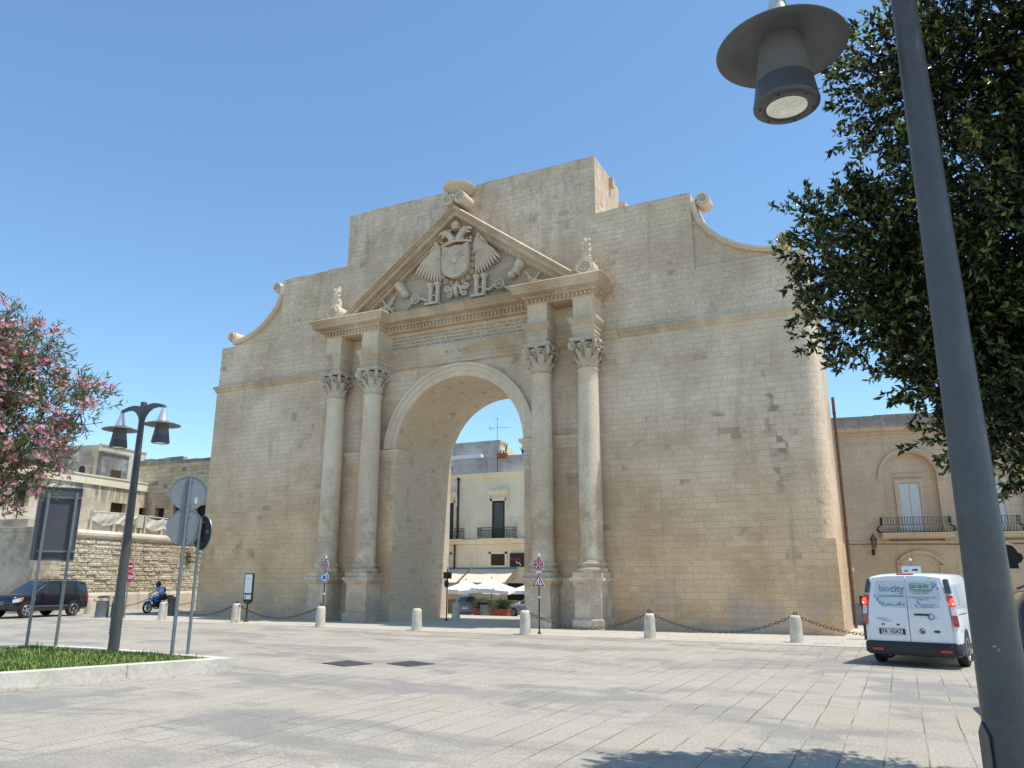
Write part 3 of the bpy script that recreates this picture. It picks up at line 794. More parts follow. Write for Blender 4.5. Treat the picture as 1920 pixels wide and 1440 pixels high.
def wing(sx):
    m = MB()
    root = Vector((sx*1.02, 15.35))
    for i in range(9):                                # long flight feathers
        t = i/8; end = Vector((sx*(.85+1.15*t), 13.62+.20*t+.28*t*t)); st = Vector((sx*(.86+.24*t), 14.95-.25*t+.28*t))
        mid = st.lerp(end,.5)+Vector((sx*.07*t,.05)); wv = .062
        pts = [(p.x, -.15-.012*i, p.y) for p in (st, st.lerp(mid,.5), mid, mid.lerp(end,.6), end)]
        m.tube(pts, [.045,.06,.066,.066,.035], 6)
    for i in range(6):                                # short coverts
        t = i/5; st = Vector((sx*(.86+.18*t), 15.2)); end = Vector((sx*(.82+.42*t), 14.62+.05*t))
        m.tube([(st.x,-.22,st.y), ((st.x+end.x)/2,-.25,(st.y+end.y)/2), (end.x,-.22,end.y)], [.04,.065,.045], 6)
    m.tube([(sx*.82,-.2,14.7),(sx*.92,-.24,15.1),(sx*1.02,-.24,15.34),(sx*1.16,-.22,15.15),(sx*1.45,-.18,14.7),(sx*1.85,-.14,14.0)], [.06,.08,.08,.075,.06,.03], 7)
    m.build('eagle_wing', RM, CA)
wing(-1); wing(1)
def eagle(sx):
    m = MB(); dz = 0
    nk = [(sx*.12,-.30,15.18),(sx*.22,-.32,15.36),(sx*.33,-.33,15.52),(sx*.45,-.33,15.60),(sx*.56,-.33,15.58)]
    m.tube(nk, [.15,.14,.125,.13,.09], 10)
    m.tube([(sx*.52,-.34,15.63),(sx*.66,-.35,15.64),(sx*.76,-.35,15.60),(sx*.79,-.35,15.54)], [.085,.065,.045,.012], 7)
    m.tube([(sx*.52,-.34,15.53),(sx*.62,-.34,15.48),(sx*.72,-.34,15.46)], [.06,.045,.015], 6)
    m.sphere((sx*.50,-.44,15.65), .032, 6, 5)
    for j in range(4):
        for q in range(5):
            p = Vector(nk[0]).lerp(Vector(nk[3]), (j+.5)/4); a = R(180+36*q)
            m.sphere((p.x+.12*math.cos(a)*.9, p.y+.11*math.sin(a)-.02, p.z+(.05 if q%2 else -.02)), .04, 5, 4)
    for q in range(4): m.tube([(sx*(.30+.06*q),-.32,15.66),(sx*(.24+.07*q),-.30,15.80)], [.035,.012], 5)
    m.build('eagle_head', RM, CA)
eagle(-1); eagle(1)
ic = MB(); ic.lathe([(.17,15.72),(.19,15.76),(.17,15.80),(.20,15.86),(.19,15.98),(.13,16.08),(.05,16.13)], 14, (-.03,-.25,0))
ic.sphere((-.03,-.25,16.16), .04, 6, 4); ic.cbox((-.03,-.25,16.24),(.03,.03,.12)); ic.cbox((-.03,-.25,16.25),(.09,.03,.03))
for q in range(5): ic.sphere((-.03+.19*math.cos(R(180+45*q)), -.25+.19*math.sin(R(180+45*q)), 15.84), .035, 6, 4)
ic.build('imperial_crown', RM, CA)
tl = MB()                                             # curling tail foliage under the shield
for sx in (-1,1):
    tl.tube([(0,-.2,13.34),(sx*.12,-.24,13.24),(sx*.22,-.24,13.06),(sx*.18,-.22,12.92),(sx*.08,-.2,12.98)], [.05,.07,.07,.05,.03], 6)
    sp = spiral((sx*.42,13.22), .16, .03, 1.3, 18, R(90+sx*90), sx)
    tl.tube([(p[0],-.22,p[1]) for p in sp], [.07-.04*i/18 for i in range(19)], 6)
    sp = spiral((sx*.36,12.92), .13, .03, 1.1, 14, R(90+sx*40), sx)
    tl.tube([(p[0],-.2,p[1]) for p in sp], [.06-.03*i/14 for i in range(15)], 6)
tl.tube([(0,-.22,13.36),(0,-.28,13.15),(0,-.26,12.95),(0,-.2,12.78)], [.05,.09,.09,.04], 7)
tl.build('eagle_tail', RM, CA)
for sx in (-1,1):                                     # emblem pillars, cannons and trophies of arms
    m = MB()
    for q in (.92,1.26):
        x = sx*q; m.cyl((x,-.20,0), .085, 12.66, 13.42, 12); m.lathe([(.085,13.0),(.105,13.02),(.085,13.04)], 12, (x,-.2,0))
        m.lathe([(.085,13.36),(.11,13.42),(.15,13.50),(.15,13.54)], 10, (x,-.2,0))
        for a in range(6): m.sphere((x+.12*math.cos(a*1.05),-.2+.12*math.sin(a*1.05),13.47), .035, 5, 4)
    m.box(sx*1.09-.32, sx*1.09+.32, -.38, -.08, 12.56, 12.66); m.cbox((sx*1.09,-.2,13.03),(.3,.05,.05))
    m.build('pillar_pair', RM, CA)
    m = MB(); cx_ = sx*1.98; cz = 13.0
    m.tube([(cx_+.19*math.cos(R(20*k)),-.24,cz+.20*math.sin(R(20*k))) for k in range(18)], .032, 6, True)
    m.sphere((cx_,-.24,cz), .05, 8, 5)
    for k in range(10): a = R(36*k); m.tube([(cx_,-.24,cz),(cx_+.18*math.cos(a),-.24,cz+.19*math.sin(a))], .014, 4)
    m.tube([(cx_+sx*.5,-.18,12.62),(cx_+sx*.25,-.19,12.84),(cx_,-.18,13.02),(cx_-sx*.3,-.18,12.98),(cx_-sx*.5,-.18,12.86),(cx_-sx*.66,-.18,12.90)], [.05,.055,.06,.07,.06,.07], 7)
    m.build('cannon', RM, CA)
    m = MB(); ax_ = sx*2.78; az = 13.62                 # cuirass with helmet and crossed arms
    m.M = Matrix.Translation((ax_,-.14,az)) @ Matrix.Rotation(sx*R(35),4,'Y')
    m.lathe([(.13,.30),(.21,.24),(.20,.05),(.15,-.12),(.21,-.28),(.17,-.31)], 14)
    m.tube([(-.2,0,.3),(-.30,0,.42),(-.36,0,.56)], [.06,.05,.02], 6); m.tube([(.2,0,.28),(.3,0,.36),(.36,.0,.30)], [.07,.06,.04], 6)
    m.M = Matrix.Identity(4)
    hx = sx*2.52; m.sphere((hx,-.22,13.30), (.16,.15,.15), 12, 8); m.tube([(hx-sx*.14,-.24,13.22),(hx+sx*.10,-.26,13.18)], .035, 6)
    for (p, q) in (((3.05,13.35),(3.78,12.58)),((3.75,13.25),(3.10,12.55)),((3.2,13.1),(3.6,12.5)),((3.45,13.0),(3.95,12.7))):
        m.tube([(sx*p[0],-.17,p[1]),(sx*q[0],-.17,q[1])], .045, 6)
    for (p, z) in ((3.15,12.75),(3.75,12.85),(3.45,12.65),(3.3,13.0),(3.8,12.6)): m.sphere((sx*p,-.2,z), .07, 7, 5)
    m.build('trophy_of_arms', RM, CA)

# acroteria on the pediment
def volute(m, c, r, turns, y0, y1, sgn, a0, n=44, th=.28):
    sp = spiral(c, r, r*.12, turns, n, a0, sgn)
    for i in range(n):
        (xa,za),(xb,zb) = sp[i], sp[i+1]
        fa = lambda p: (c[0]+(p[0]-c[0])*(1-th), c[1]+(p[1]-c[1])*(1-th))
        ia, ib = fa(sp[i]), fa(sp[i+1])
        m.add([(xa,y0,za),(xb,y0,zb),(ib[0],y0,ib[1]),(ia[0],y0,ia[1])], [(0,1,2,3)])
        m.add([(xa,y0,za),(xb,y0,zb),(xb,y1,zb),(xa,y1,za)], [(0,1,2,3)], True)
        m.add([(ia[0],y0,ia[1]),(ib[0],y0,ib[1]),(ib[0],y0+.1,ib[1]),(ia[0],y0+.1,ia[1])], [(0,1,2,3)], True)
    m.prism([(c[0]+r*.93*math.cos(R(12*k)), c[1]+r*.93*math.sin(R(12*k))) for k in range(30)], y0+.07, y1, 'y')
    m.sphere((c[0],y0+.06,c[1]), r*.16, 8, 6)
AC = MB()
volute(AC, (-.27,17.0), .29, 2.1, -.85, .02, 1, R(80)); volute(AC, (.30,17.0), .29, 2.1, -.85, .02, -1, R(100))
AC.lathe([(.26,17.22),(.40,17.36),(.58,17.55),(.66,17.62),(.66,17.70),(.62,17.72)], 30, (.02,-.38,0))
for k in range(26):
    a = 2*math.pi*k/26; AC.tube([(.02+.30*math.cos(a),-.38+.30*math.sin(a),17.25),(.02+.62*math.cos(a),-.38+.62*math.sin(a),17.58)], [.02,.05], 5)
AC.sphere((.02,-.80,17.12), .09, 8, 6)
AC.build('apex_acroterion', SM['relief'], PD, angle=50)
for sx in (-1,1):
    m = MB(); x = sx*5.82
    volute(m, (x,12.80), .36, 2.2, -1.02, -.35, sx, R(90+sx*70)); m.frus(x-.35,x+.35,-.95,-.4,12.36,12.52,.05)
    m.tube([(x,-.7,13.12),(x-.05*sx,-.7,13.36),(x+.06*sx,-.7,13.62),(x-.03*sx,-.7,13.92),(x-.12*sx,-.7,14.06)], [.20,.15,.13,.12,.03], 8)
    for q in range(7): m.tube([(x,-.7,13.15+.1*q),(x-.14*sx*(1 if q%2 else -1),-.80,13.28+.11*q),(x-.22*sx*(1 if q%2 else -1),-.78,13.25+.11*q)], [.07,.06,.015], 6)
    m.build('corner_acroterion', SM['relief'], PD, angle=50)
# great side scrolls
for sx in (-1,1):
    m = MB()
    cu = [(9.80,14.98),(9.82,14.62),(9.98,14.20),(10.26,13.80),(10.66,13.40),(11.14,13.08),(11.66,12.85),(12.16,12.72),(12.60,12.68)]
    w0 = .17
    for i in range(len(cu)-1):
        a, b = cu[i], cu[i+1]
        def nrm(k):
            p, q = cu[max(k-1,0)], cu[min(k+1,len(cu)-1)]; d = Vector((q[0]-p[0], q[1]-p[1])).normalized(); return (-d.y*-1, d.x*-1)
        na, nb = nrm(i), nrm(i+1)
        na = (-na[0], -na[1]); nb = (-nb[0], -nb[1])
        A0, B0 = a, b; A1 = (a[0]+na[0]*-w0, a[1]+na[1]*-w0); B1 = (b[0]+nb[0]*-w0, b[1]+nb[1]*-w0)
        for (p, q, y0) in ((0,.55,-.10),(.55,1,-.06)):
            P_ = [(A0[0]+(A1[0]-A0[0])*p, A0[1]+(A1[1]-A0[1])*p), (B0[0]+(B1[0]-B0[0])*p, B0[1]+(B1[1]-B0[1])*p),
                  (B0[0]+(B1[0]-B0[0])*q, B0[1]+(B1[1]-B0[1])*q), (A0[0]+(A1[0]-A0[0])*q, A0[1]+(A1[1]-A0[1])*q)]
            m.prism([(sx*v[0], v[1]) for v in P_], y0, .7, 'y')
    volute(m, (sx*10.06,15.0), .265, 1.9, -.10, .62, -sx, R(180) if sx > 0 else R(0), th=.3)
    volute(m, (sx*12.68,12.92), .26, 1.9, -.10, .66, sx, R(-90), th=.3)
    m.build('side_scroll', SM['relief'], G, angle=50)
    inf = MB(); inf.prism([(sx*x, z) for x, z in [(9.6,12.40),(9.6,14.8),(9.88,14.60)]+cu[2:8]+[(12.5,12.60),(12.5,12.40)]], .10, .85, 'y')
    inf.build('scroll_infill', SM['gate'], G)
dp = MB(); dp.tube([(13.50,D1+.02,-.5),(13.50,D1+.02,8.2)], .055, 8)
for z in (1.2,3.4,5.6,7.6): dp.cyl((13.50,D1+.02,0), .068, z, z+.06, 8)
tag(dp.build('downpipe', CM['rustpipe']), 'brown downpipe running down the right end of the stone gate', 'downpipe')
# ---------------------------------------------------------------- bollards and chains
def make_bollard():
    m = MB(); m.lathe([(.175,-.05),(.172,.02),(.158,.35),(.15,.60),(.142,.65),(.12,.685),(.08,.70),(0,.705)], 24)
    return m
bm_ = make_bollard()
BOL = [(-11.2,-3.54,'pale stone bollard beside the motorcycle and grey bin'), (-7.33,-3.53,'pale stone bollard in front of the black framed notice board'),
       (-2.9,-4.06,'pale stone bollard in front of the post with the blue roundabout sign'), (0.89,-3.88,'pale stone bollard standing free left of the archway, without chains'),
       (4.81,-3.97,'pale stone bollard left of the two-way traffic triangle, chain on its right side'), (8.54,-3.63,'pale stone bollard between two hanging chains, middle of the right wall'),
       (12.43,-3.22,'grey streaked stone bollard near the right corner of the gate'), (16.4,-3.0,'stone bollard hidden behind the white van')]
FAR = [(-18.55,1.9,'stone bollard against the rusticated wall, behind the stop sign'), (-18.2,5.0,'stone bollard against the rusticated wall, next to the gate corner'), (-1.05,1.95,'sandy stone bollard inside the archway by the signpost'),(-18.75,-1.3,'stone bollard against the rusticated wall, behind the litter bins')]
first = None
for i, (x, y, lab) in enumerate(BOL+FAR):
    if lab.startswith('stone bollard hidden'):
        pass
    if first is None: o = first = bm_.build('bollard', CM['bollard'])
    else: o = first.copy(); COL.objects.link(o)
    o.location = (x, y, 0); o.rotation_euler = (random.uniform(-.015,.015), random.uniform(-.015,.015), random.uniform(0,6.2))
    if i < 7: o.scale = (1,1,random.uniform(.97,1.03))
    tag(o, lab, 'bollard', 'stone bollards round the gate')
def chain(a, b, sag, lab, za=.70, zb=.70, eye=True):
    a, b = Vector((*a, za)), Vector((*b, zb)); L = (b-a).length; n = int(L/.085)
    m = MB(); P = []
    for i in range(n+1):
        t = i/n; p = a.lerp(b, t); p.z -= sag*4*t*(1-t); P.append(p)
    for i in range(n):
        c = (P[i]+P[i+1])/2; d = (P[i+1]-P[i]).normalized()
        side = d.cross(Vector((0,0,1))).normalized(); u = side if i % 2 else d.cross(side)
        ring = [c+d*(.062*math.cos(q))+u*(.034*math.sin(q)) for q in [2*math.pi*k/9 for k in range(9)]]
        m.tube(ring, .0088, 4, True)
    o = m.build('chain', CM['chain'])
    for e in ((a, b) if eye else ()):
        k = MB(); k.tube([(e.x+.045*math.cos(q), e.y, e.z+.035+.045*math.sin(q)) for q in [2*math.pi*k_/8 for k_ in range(8)]], .012, 5, True); k.build('ring_bolt', CM['chain'], o)
    tag(o, lab, 'chain', 'chains hung between bollards')
B = [(x, y) for x, y, _ in BOL]
chain(B[4], B[5], .47, 'rusty iron chain sagging in front of the right hand pedestals')
chain(B[5], B[6], .48, 'rusty iron chain sagging along the blank right wall')
chain(B[6], B[7], .46, 'rusty iron chain running from the corner bollard behind the white van')
chain(B[0], B[1], .46, 'rusty iron chain sagging between motorcycle and notice board')
chain(B[1], B[2], .46, 'rusty iron chain sagging behind the notice board and below the roundabout sign')
chain(FAR[0][:2], FAR[1][:2], .4, 'rusty iron chain along the foot of the rusticated wall, behind the motorcycle', eye=False)
chain(FAR[3][:2], FAR[0][:2], .4, 'rusty iron chain along the foot of the rusticated wall, behind the stop sign', eye=False)

# ---------------------------------------------------------------- traffic signs
def disc(m, r, z, y0, y1, n=32): m.prism([(r*math.cos(2*math.pi*k/n), z+r*math.sin(2*math.pi*k/n)) for k in range(n)], y0, y1, 'y')
def sector(c, r, a0, a1, n=8): return [(c[0], c[1])] + [(c[0]+r*math.cos(a0+(a1-a0)*i/n), c[1]+r*math.sin(a0+(a1-a0)*i/n)) for i in range(n+1)]
def post(t, h, r=.024, mat='galv'):
    m = MB(); m.cyl((0,0,0), r, -.05, h, 12); m.lathe([(r*3,0),(r*2.6,.03),(r*1.4,.06),(r,.12)], 14); m.build('post', CM[mat], t)
def nostop(t, z, r=.165):
    s = bpy.data.objects.new('no_stopping_plate', None); COL.objects.link(s); s.parent = t
    m = MB(); disc(m, r*1.04, z, -.046, -.030); m.build('rim_plate', CM['wsign'], s)
    m = MB(); disc(m, r, z, -.050, -.046); m.build('red_disc', CM['red'], s)
    m = MB(); disc(m, r*.76, z, -.053, -.050); m.build('white_disc', CM['wsign'], s)
    m = MB()
    for k in range(4):
        a = R(90*k); cx, cz = .12*r*math.cos(a), z+.12*r*math.sin(a)
        m.prism(sector((cx*1.3, z+(cz-z)*1.3), r*.55, a-R(33), a+R(33)), -.056, -.053, 'y')
    m.build('blue_quarters', CM['blue'], s)
    m = MB()
    for a in (45,-45): m.M = Matrix.Translation((0,-.0545,z)) @ Matrix.Rotation(R(a),4,'Y'); m.cbox((0,0,0),(r*1.5,.003,r*.12))
    m.M = Matrix.Identity(4); m.build('red_cross', CM['red'], s)
def bands(t, h):
    m = MB()
    for z in (h-.07, 1.05, h-.22): m = MB(); m.cyl((0,0,0), .030, z, z+.06, 10); m.build('white_band', CM['wsign'], t)
    m = MB(); m.sphere((0,0,h), .032, 10, 6); m.build('post_cap', CM['wsign'], t)
t = thing('sign_post', 'no stopping disc above a blue roundabout disc on post before left columns', 'traffic sign', (-3.66,-3.03,0), 0, 'traffic sign posts')
post(t, 2.38, .022, 'iron'); bands(t, 2.38); nostop(t, 2.08)
m = MB(); disc(m, .185, 1.65, -.044, -.03); m.build('rim_plate', CM['wsign'], t)
m = MB(); disc(m, .172, 1.65, -.048, -.044); m.build('roundabout_disc', CM['sky'], t)
m = MB()
for k in range(3):
    a0 = R(90+120*k)
    pts = [(.085*math.cos(a0+R(8*i)), 1.65+.085*math.sin(a0+R(8*i))) for i in range(11)] + [(.125*math.cos(a0+R(80-8*i)), 1.65+.125*math.sin(a0+R(80-8*i))) for i in range(11)]
    m.prism(pts, -.051, -.048, 'y')
    a = a0+R(80); c, s = math.cos(a), math.sin(a)
    m.prism([(c*.05, 1.65+s*.05), (c*.155, 1.65+s*.155), (c*.105-s*.085, 1.65+s*.105+c*.085)], -.051, -.048, 'y')
m.build('turning_arrows', CM['wsign'], t)
t = thing('sign_post', 'no stopping disc above a red two-way traffic triangle on post before right columns', 'traffic sign', (5.08,-3.55,0), 0, 'traffic sign posts')
post(t, 2.35, .022, 'iron'); bands(t, 2.35); nostop(t, 2.05)
m = MB(); m.box(-.07,.07,-.035,-.02,1.79,1.86); m.build('bracket_plate', CM['wsign'], t)
tri = lambda k, cz=1.52: [(0, cz+.235*k), (-.205*k, cz-.12*k), (.205*k, cz-.12*k)]
m = MB(); m.prism(tri(1.05), -.046, -.03, 'y'); m.build('rim_plate', CM['wsign'], t)
m = MB(); m.prism(tri(1), -.049, -.046, 'y'); m.build('warning_triangle', CM['red'], t)
m = MB(); m.prism(tri(.66), -.052, -.049, 'y'); m.build('white_triangle', CM['wsign'], t)
m = MB()
for x, sg in ((-.035,-1),(.035,1)):
    m.cbox((x,-.054,1.50),(.018,.004,.09)); zt = 1.50+sg*.075
    m.prism([(x-.024, zt-sg*.035),(x+.024, zt-sg*.035),(x, zt+sg*.012)], -.056, -.052, 'y')
m.build('two_way_arrows', CM['blk'], t)
t = thing('sign_post', 'red no entry disc above a STOP octagon, half behind the left lamp post', 'traffic sign', (-13.55,-3.43,0), R(38), 'traffic sign posts')
post(t, 2.28, .025)
m = MB(); disc(m, .175, 2.08, -.044, -.03); m.build('rim_plate', CM['wsign'], t)
m = MB(); disc(m, .165, 2.08, -.047, -.044); m.build('no_entry_disc', CM['red'], t)
m = MB(); m.cbox((0,-.049,2.08),(.24,.004,.05)); m.build('white_bar', CM['wsign'], t)
octo = lambda r, z: [(r*math.cos(R(22.5+45*k)), z+r*math.sin(R(22.5+45*k))) for k in range(8)]
m = MB(); m.prism(octo(.245,1.64), -.044, -.03, 'y'); m.build('rim_plate', CM['wsign'], t)
m = MB(); m.prism(octo(.232,1.64), -.047, -.044, 'y'); m.build('stop_octagon', CM['red'], t)
text_mb('STOP', .19, CM['wsign'], 'stop_lettering', t, face_M((0,-.05,1.635)), .002, width=.38, bold=.006)
t = thing('sign_post', 'signpost in the archway seen from behind, dark panel over a narrow disc', 'traffic sign', (-1.35,1.72,0), R(180+25), 'traffic sign posts')
post(t, 2.05, .025, 'iron')
m = MB(); m.cyl((0,0,0), .03, 2.0, 2.1, 10); m.build('white_band', CM['wsign'], t)
m = MB(); m.box(-.17,.17,-.045,-.025,1.62,1.88); m.build('panel', CM['black'], t)
m = MB(); m.M = Matrix.Rotation(R(58),4,'Z'); disc(m, .15, 1.43, -.045, -.03); m.build('turned_disc', CM['darkback'], t)
# notice board
t = thing('notice_board', 'black framed notice board on a thin pole against the left wall', 'notice board', (-7.53,-2.79,0))
m = MB(); m.cyl((0,0,0), .03, 0, .74, 10); m.lathe([(.10,0),(.09,.04),(.04,.10)], 12); m.frus(-.09,.09,-.03,.03,.66,.78,-.08); m.build('pole', CM['iron'], t)
m = MB(); m.box(-.22,.22,-.04,.04,.78,1.80); m.build('frame', CM['black'], t, bevel=.01)
m = MB(); m.box(-.18,.18,-.044,-.038,1.06,1.76); m.build('poster', CM['wsign'], t)
m = MB(); m.box(-.18,.18,-.044,-.038,.83,1.00); m.build('lower_label', CM['wsign'], t)
m = MB(); m.prism([(-.16,.85),(-.10,.85),(-.05,.97),(-.12,.97)], -.047, -.043, 'y'); m.build('red_mark', CM['red'], t)
m = MB(); m.box(.13,.16,-.047,-.043,1.70,1.73); m.build('small_print', CM['ltext'], t); m = MB(); m.box(-.03,.03,-.047,-.043,1.56,1.60); m.build('small_print', CM['ltext'], t)
# signs of the island, seen from behind
def clamps(t, zs, x0, x1, y):
    m = MB()
    for z in zs: m = MB(); m.box(x0, x1, y-.012, y+.012, z-.018, z+.018); m.build('clamp_bar', CM['galv'], t)
t = thing('road_sign', 'tall dark grey rectangular sign seen from behind on two posts', 'road sign', (-1.02,-15.14,.17), R(56.7), 'sign backs on the grass island')
for x in (-.22, .30):
    m = MB(); m.cyl((x,-.05,0), .032, -.1, 3.26 if x < 0 else 3.22, 14); m.build('post', CM['galv'], t)
m = MB(); m.box(-.41,.41,.02,.03,1.78,3.34); m.build('panel', CM['darkback'], t)
m = MB()
for a in ((-.41,-.398,1.78,3.34),(.398,.41,1.78,3.34)): m.box(a[0],a[1],0,.02,a[2],a[3])
m.box(-.398,.398,0,.02,3.325,3.34); m.box(-.398,.398,0,.02,1.78,1.795); m.build('panel_flange', CM['signback'], t)
clamps(t, (3.12,1.98), -.30, .40, -.005)
m = MB(); m.box(.27,.35,.012,.019,2.10,2.20); m.build('maker_sticker', CM['sky'], t)
t = thing('road_sign', 'round sign above an octagonal sign on one post, both seen from behind', 'road sign', (2.66,-14.97,.17), R(49), 'sign backs on the grass island')
m = MB(); m.cyl((0,-.045,0), .034, -.1, 3.36, 14); m.build('post', CM['galv'], t)
m = MB(); disc(m, .33, 3.06, .01, .022, 40); m.build('round_plate', CM['signback'], t)
m = MB(); m.tube([(.33*math.cos(2*math.pi*k/36), .008, 3.06+.33*math.sin(2*math.pi*k/36)) for k in range(36)], .010, 5, True); m.build('plate_flange', CM['galv'], t)
m = MB(); m.prism(octo(.355,2.40), .01, .022, 'y'); m.build('octagonal_plate', CM['signback'], t)
m = MB(); P_ = octo(.355,2.40); m.tube([(p[0],.008,p[1]) for p in P_], .010, 5, True); m.build('plate_flange', CM['galv'], t)
clamps(t, (3.30,2.83,2.62,2.18), -.07, .07, -.005)
m = MB(); m.box(.12,.17,.004,.009,2.86,2.98); m.build('worn_sticker', CM['awn'], t)
t = thing('road_sign', 'round sign with shaded back turned aside on its own post', 'road sign', (2.94,-14.80,.17), R(-13), 'sign backs on the grass island')
m = MB(); m.cyl((0,-.045,0), .030, -.1, 2.58, 14); m.build('post', CM['galv'], t)
m = MB(); disc(m, .33, 2.29, .01, .022, 40); m.build('round_plate', CM['shadedback'], t)
m = MB(); m.tube([(.33*math.cos(2*math.pi*k/36), .012, 2.29+.33*math.sin(2*math.pi*k/36)) for k in range(36)], .011, 5, True); m.build('plate_flange', CM['galv'], t)
clamps(t, (2.50,2.08), -.06, .06, -.005)
m = MB(); m.box(.13,.22,.004,.009,2.28,2.34); m.build('maker_sticker', CM['galv'], t)
# sign behind the van
t = thing('sign_post', 'small white plate on a post with round cap, just showing over the van roof', 'traffic sign', (15.35,-2.2,0), 0, 'traffic sign posts')
post(t, 2.12, .025); m = MB(); m.sphere((0,0,2.14), .04, 10, 6); m.build('white_band', CM['wsign'], t)
m = MB(); m.box(-.23,.23,-.045,-.03,1.72,1.98); m.build('plate', CM['wsign'], t)
m = MB(); m.box(.02,.10,-.048,-.044,1.86,1.90); m.prism([(.10,1.84),(.17,1.88),(.10,1.92)], -.048, -.044, 'y'); m.box(-.17,-.08,-.048,-.044,1.84,1.87); m.build('black_symbol', CM['blk'], t)
# litter bins
def litter_bin(loc, lab, rz):
    t = thing('litter_bin', lab, 'litter bin', loc, rz, 'litter bins at the kerb')
    m = MB(); m.lathe([(.30,0),(.30,.03),(.255,.05),(.235,.60),(.245,.62),(.245,.66),(.20,.66)], 20)
    for k in range(20): a = 2*math.pi*k/20; m.tube([(.257*math.cos(a),.257*math.sin(a),.06),(.240*math.cos(a),.240*math.sin(a),.60)], .007, 4)
    m.build('drum', CM['bin'], t)
    m = MB(); m.cyl((0,0,0), .19, .60, .67, 16); m.build('liner', CM['black'], t)
    m = MB(); m.lathe([(.25,.80),(.25,.83),(.18,.87),(.06,.89),(0,.89)], 20)
    for k in range(3): a = 2*math.pi*k/3+.4; m.tube([(.20*math.cos(a),.20*math.sin(a),.64),(.20*math.cos(a),.20*math.sin(a),.82)], .018, 5)
    m.build('hood', CM['bindark'], t)
litter_bin((-15.11,-3.3,0), 'grey roofed litter bin standing right of the dark car', .3)
litter_bin((-14.55,-3.0,0), 'grey roofed litter bin half hidden by the left lamp post', 1.2)
litter_bin((-6.55,14.6,-.47), 'dark roofed litter bin between the planters seen through the arch', .5)
t = thing('litter_bin', 'plain dark grey drum bin behind the motorcycle', 'litter bin', (-13.84,-.88,0), 0, 'litter bins at the kerb')
m = MB(); m.lathe([(.20,0),(.20,.74),(.21,.75),(.21,.79),(.18,.80),(0,.80)], 20); m.build('drum', CM['bindark'], t)
m = MB(); m.lathe([(.215,.70),(.225,.71),(.225,.73),(.215,.74)], 20); m.build('hoop', CM['iron'], t)

# ---------------------------------------------------------------- twin lamp posts
def make_lamp():
    L = bpy.data.objects.new('street_lamp', None); COL.objects.link(L)
    m = MB(); m.lathe([(.108,-.3),(.106,.0),(.098,1.0),(.080,2.5),(.064,4.2),(.060,4.70)], 36); m.build('pole', CM['lamp'], L)
    m = MB(); m.lathe([(.064,4.67),(.064,5.02),(.058,5.05),(0,5.05)], 24); m.build('collar', CM['lamp'], L)
    m = MB(); m.M = Matrix.Rotation(R(-72), 4, 'Z'); hx = [(.045*math.cos(a), .62+.18*math.sin(a)) for a in [2*math.pi*k/20 for k in range(20)]]
    m.prism([(-.045,.35),(.045,.35),(.045,.92),(.0,.97),(-.045,.92)], -.1065, -.100, 'y'); m.build('service_hatch', CM['lamp'], L)
    m = MB(); m.sphere((-.018,-.0955,1.28), (.009,.004,.007), 6, 4); m.sphere((-.005,-.0965,1.265), (.005,.003,.008), 6, 4); m.build('paint_chip', CM['signback'], L)
    for sx in (-1,1):
        m = MB(); top = [(.05,4.96),(.15,4.985),(.30,5.0),(.45,4.985),(.58,4.95),(.67,4.92)]; bot = [(.67,4.865),(.58,4.885),(.45,4.905),(.30,4.89),(.18,4.83),(.10,4.74),(.05,4.62)]
        m.prism([(sx*x, z) for x, z in top+bot], -.028, .028, 'y'); m.build('arm', CM['lamp'], L, bevel=.006)
        H = bpy.data.objects.new('lamp_head', None); COL.objects.link(H); H.parent = L; H.location = (sx*.64,0,0)
        m = MB(); m.lathe([(.028,4.905),(.03,4.88),(.115,4.585),(.12,4.57)], 28); m.cyl((0,0,0), .03, 4.86, 4.95, 14); m.build('cone', CM['lampcone'], H)
        m = MB(); m.lathe([(.10,4.60),(.14,4.575),(.26,4.545),(.355,4.512),(.362,4.503),(.355,4.497),(.26,4.522),(.12,4.548)], 48); m.build('brim', CM['lampunder'], H, angle=60)
        m = MB(); m.lathe([(.118,4.565),(.125,4.50),(.157,4.275)], 32, caps=False); m.build('diffuser', CM['diff'], H)
        m = MB(); m.lathe([(.158,4.28),(.160,4.27),(.176,4.165),(.180,4.15),(.178,4.135),(.165,4.125),(.115,4.122),(.11,4.128)], 40, caps=False); m.build('band', CM['band'], H, angle=60)
        m = MB(); m.lathe([(.112,4.128),(.10,4.14),(.05,4.155),(0,4.158)], 28); m.build('lens', CM['lens'], H)
        m = MB()
        for k in range(6): a = R(60*k+20); m.sphere((.146*math.cos(a),.146*math.sin(a),4.123), .007, 6, 4)
        m.tube([(-.06,.03,4.150),(.0,.05,4.154),(.07,.02,4.148)], .008, 5); m.build('screw', CM['iron'], H)
        m = MB(); m.box(-.012,.012,-.135,-.128,4.30,4.52) if False else m.tube([(sx*.03,-.128,4.50),(sx*.04,-.155,4.29)], .005, 5); m.build('stay_rod', CM['iron'], H)
    return L
lamp = make_lamp(); lamp.location = (15.44,-21.71,.05)
tag(lamp, 'grey lamp post close to the camera, pole leaning across the van', 'street lamp', 'grey lamp posts with hat shaped heads')
l2 = copy_tree(lamp)
for hd in lamp.children:
    for ch in list(hd.children):
        if ch.name.startswith('stay_rod'): bpy.data.objects.remove(ch)
for nm in ('arm','lamp_head'):                                   # the near post shows a single head
    o = [c for c in lamp.children if c.name.split('.')[0] == nm][-1]
    for ch in list(o.children): bpy.data.objects.remove(ch)
    bpy.data.objects.remove(o)
l2.location = (1.06,-14.99,.17)
tag(l2, 'grey twin lamp post standing on the grass island between the sign backs', 'street lamp', 'grey lamp posts with hat shaped heads')
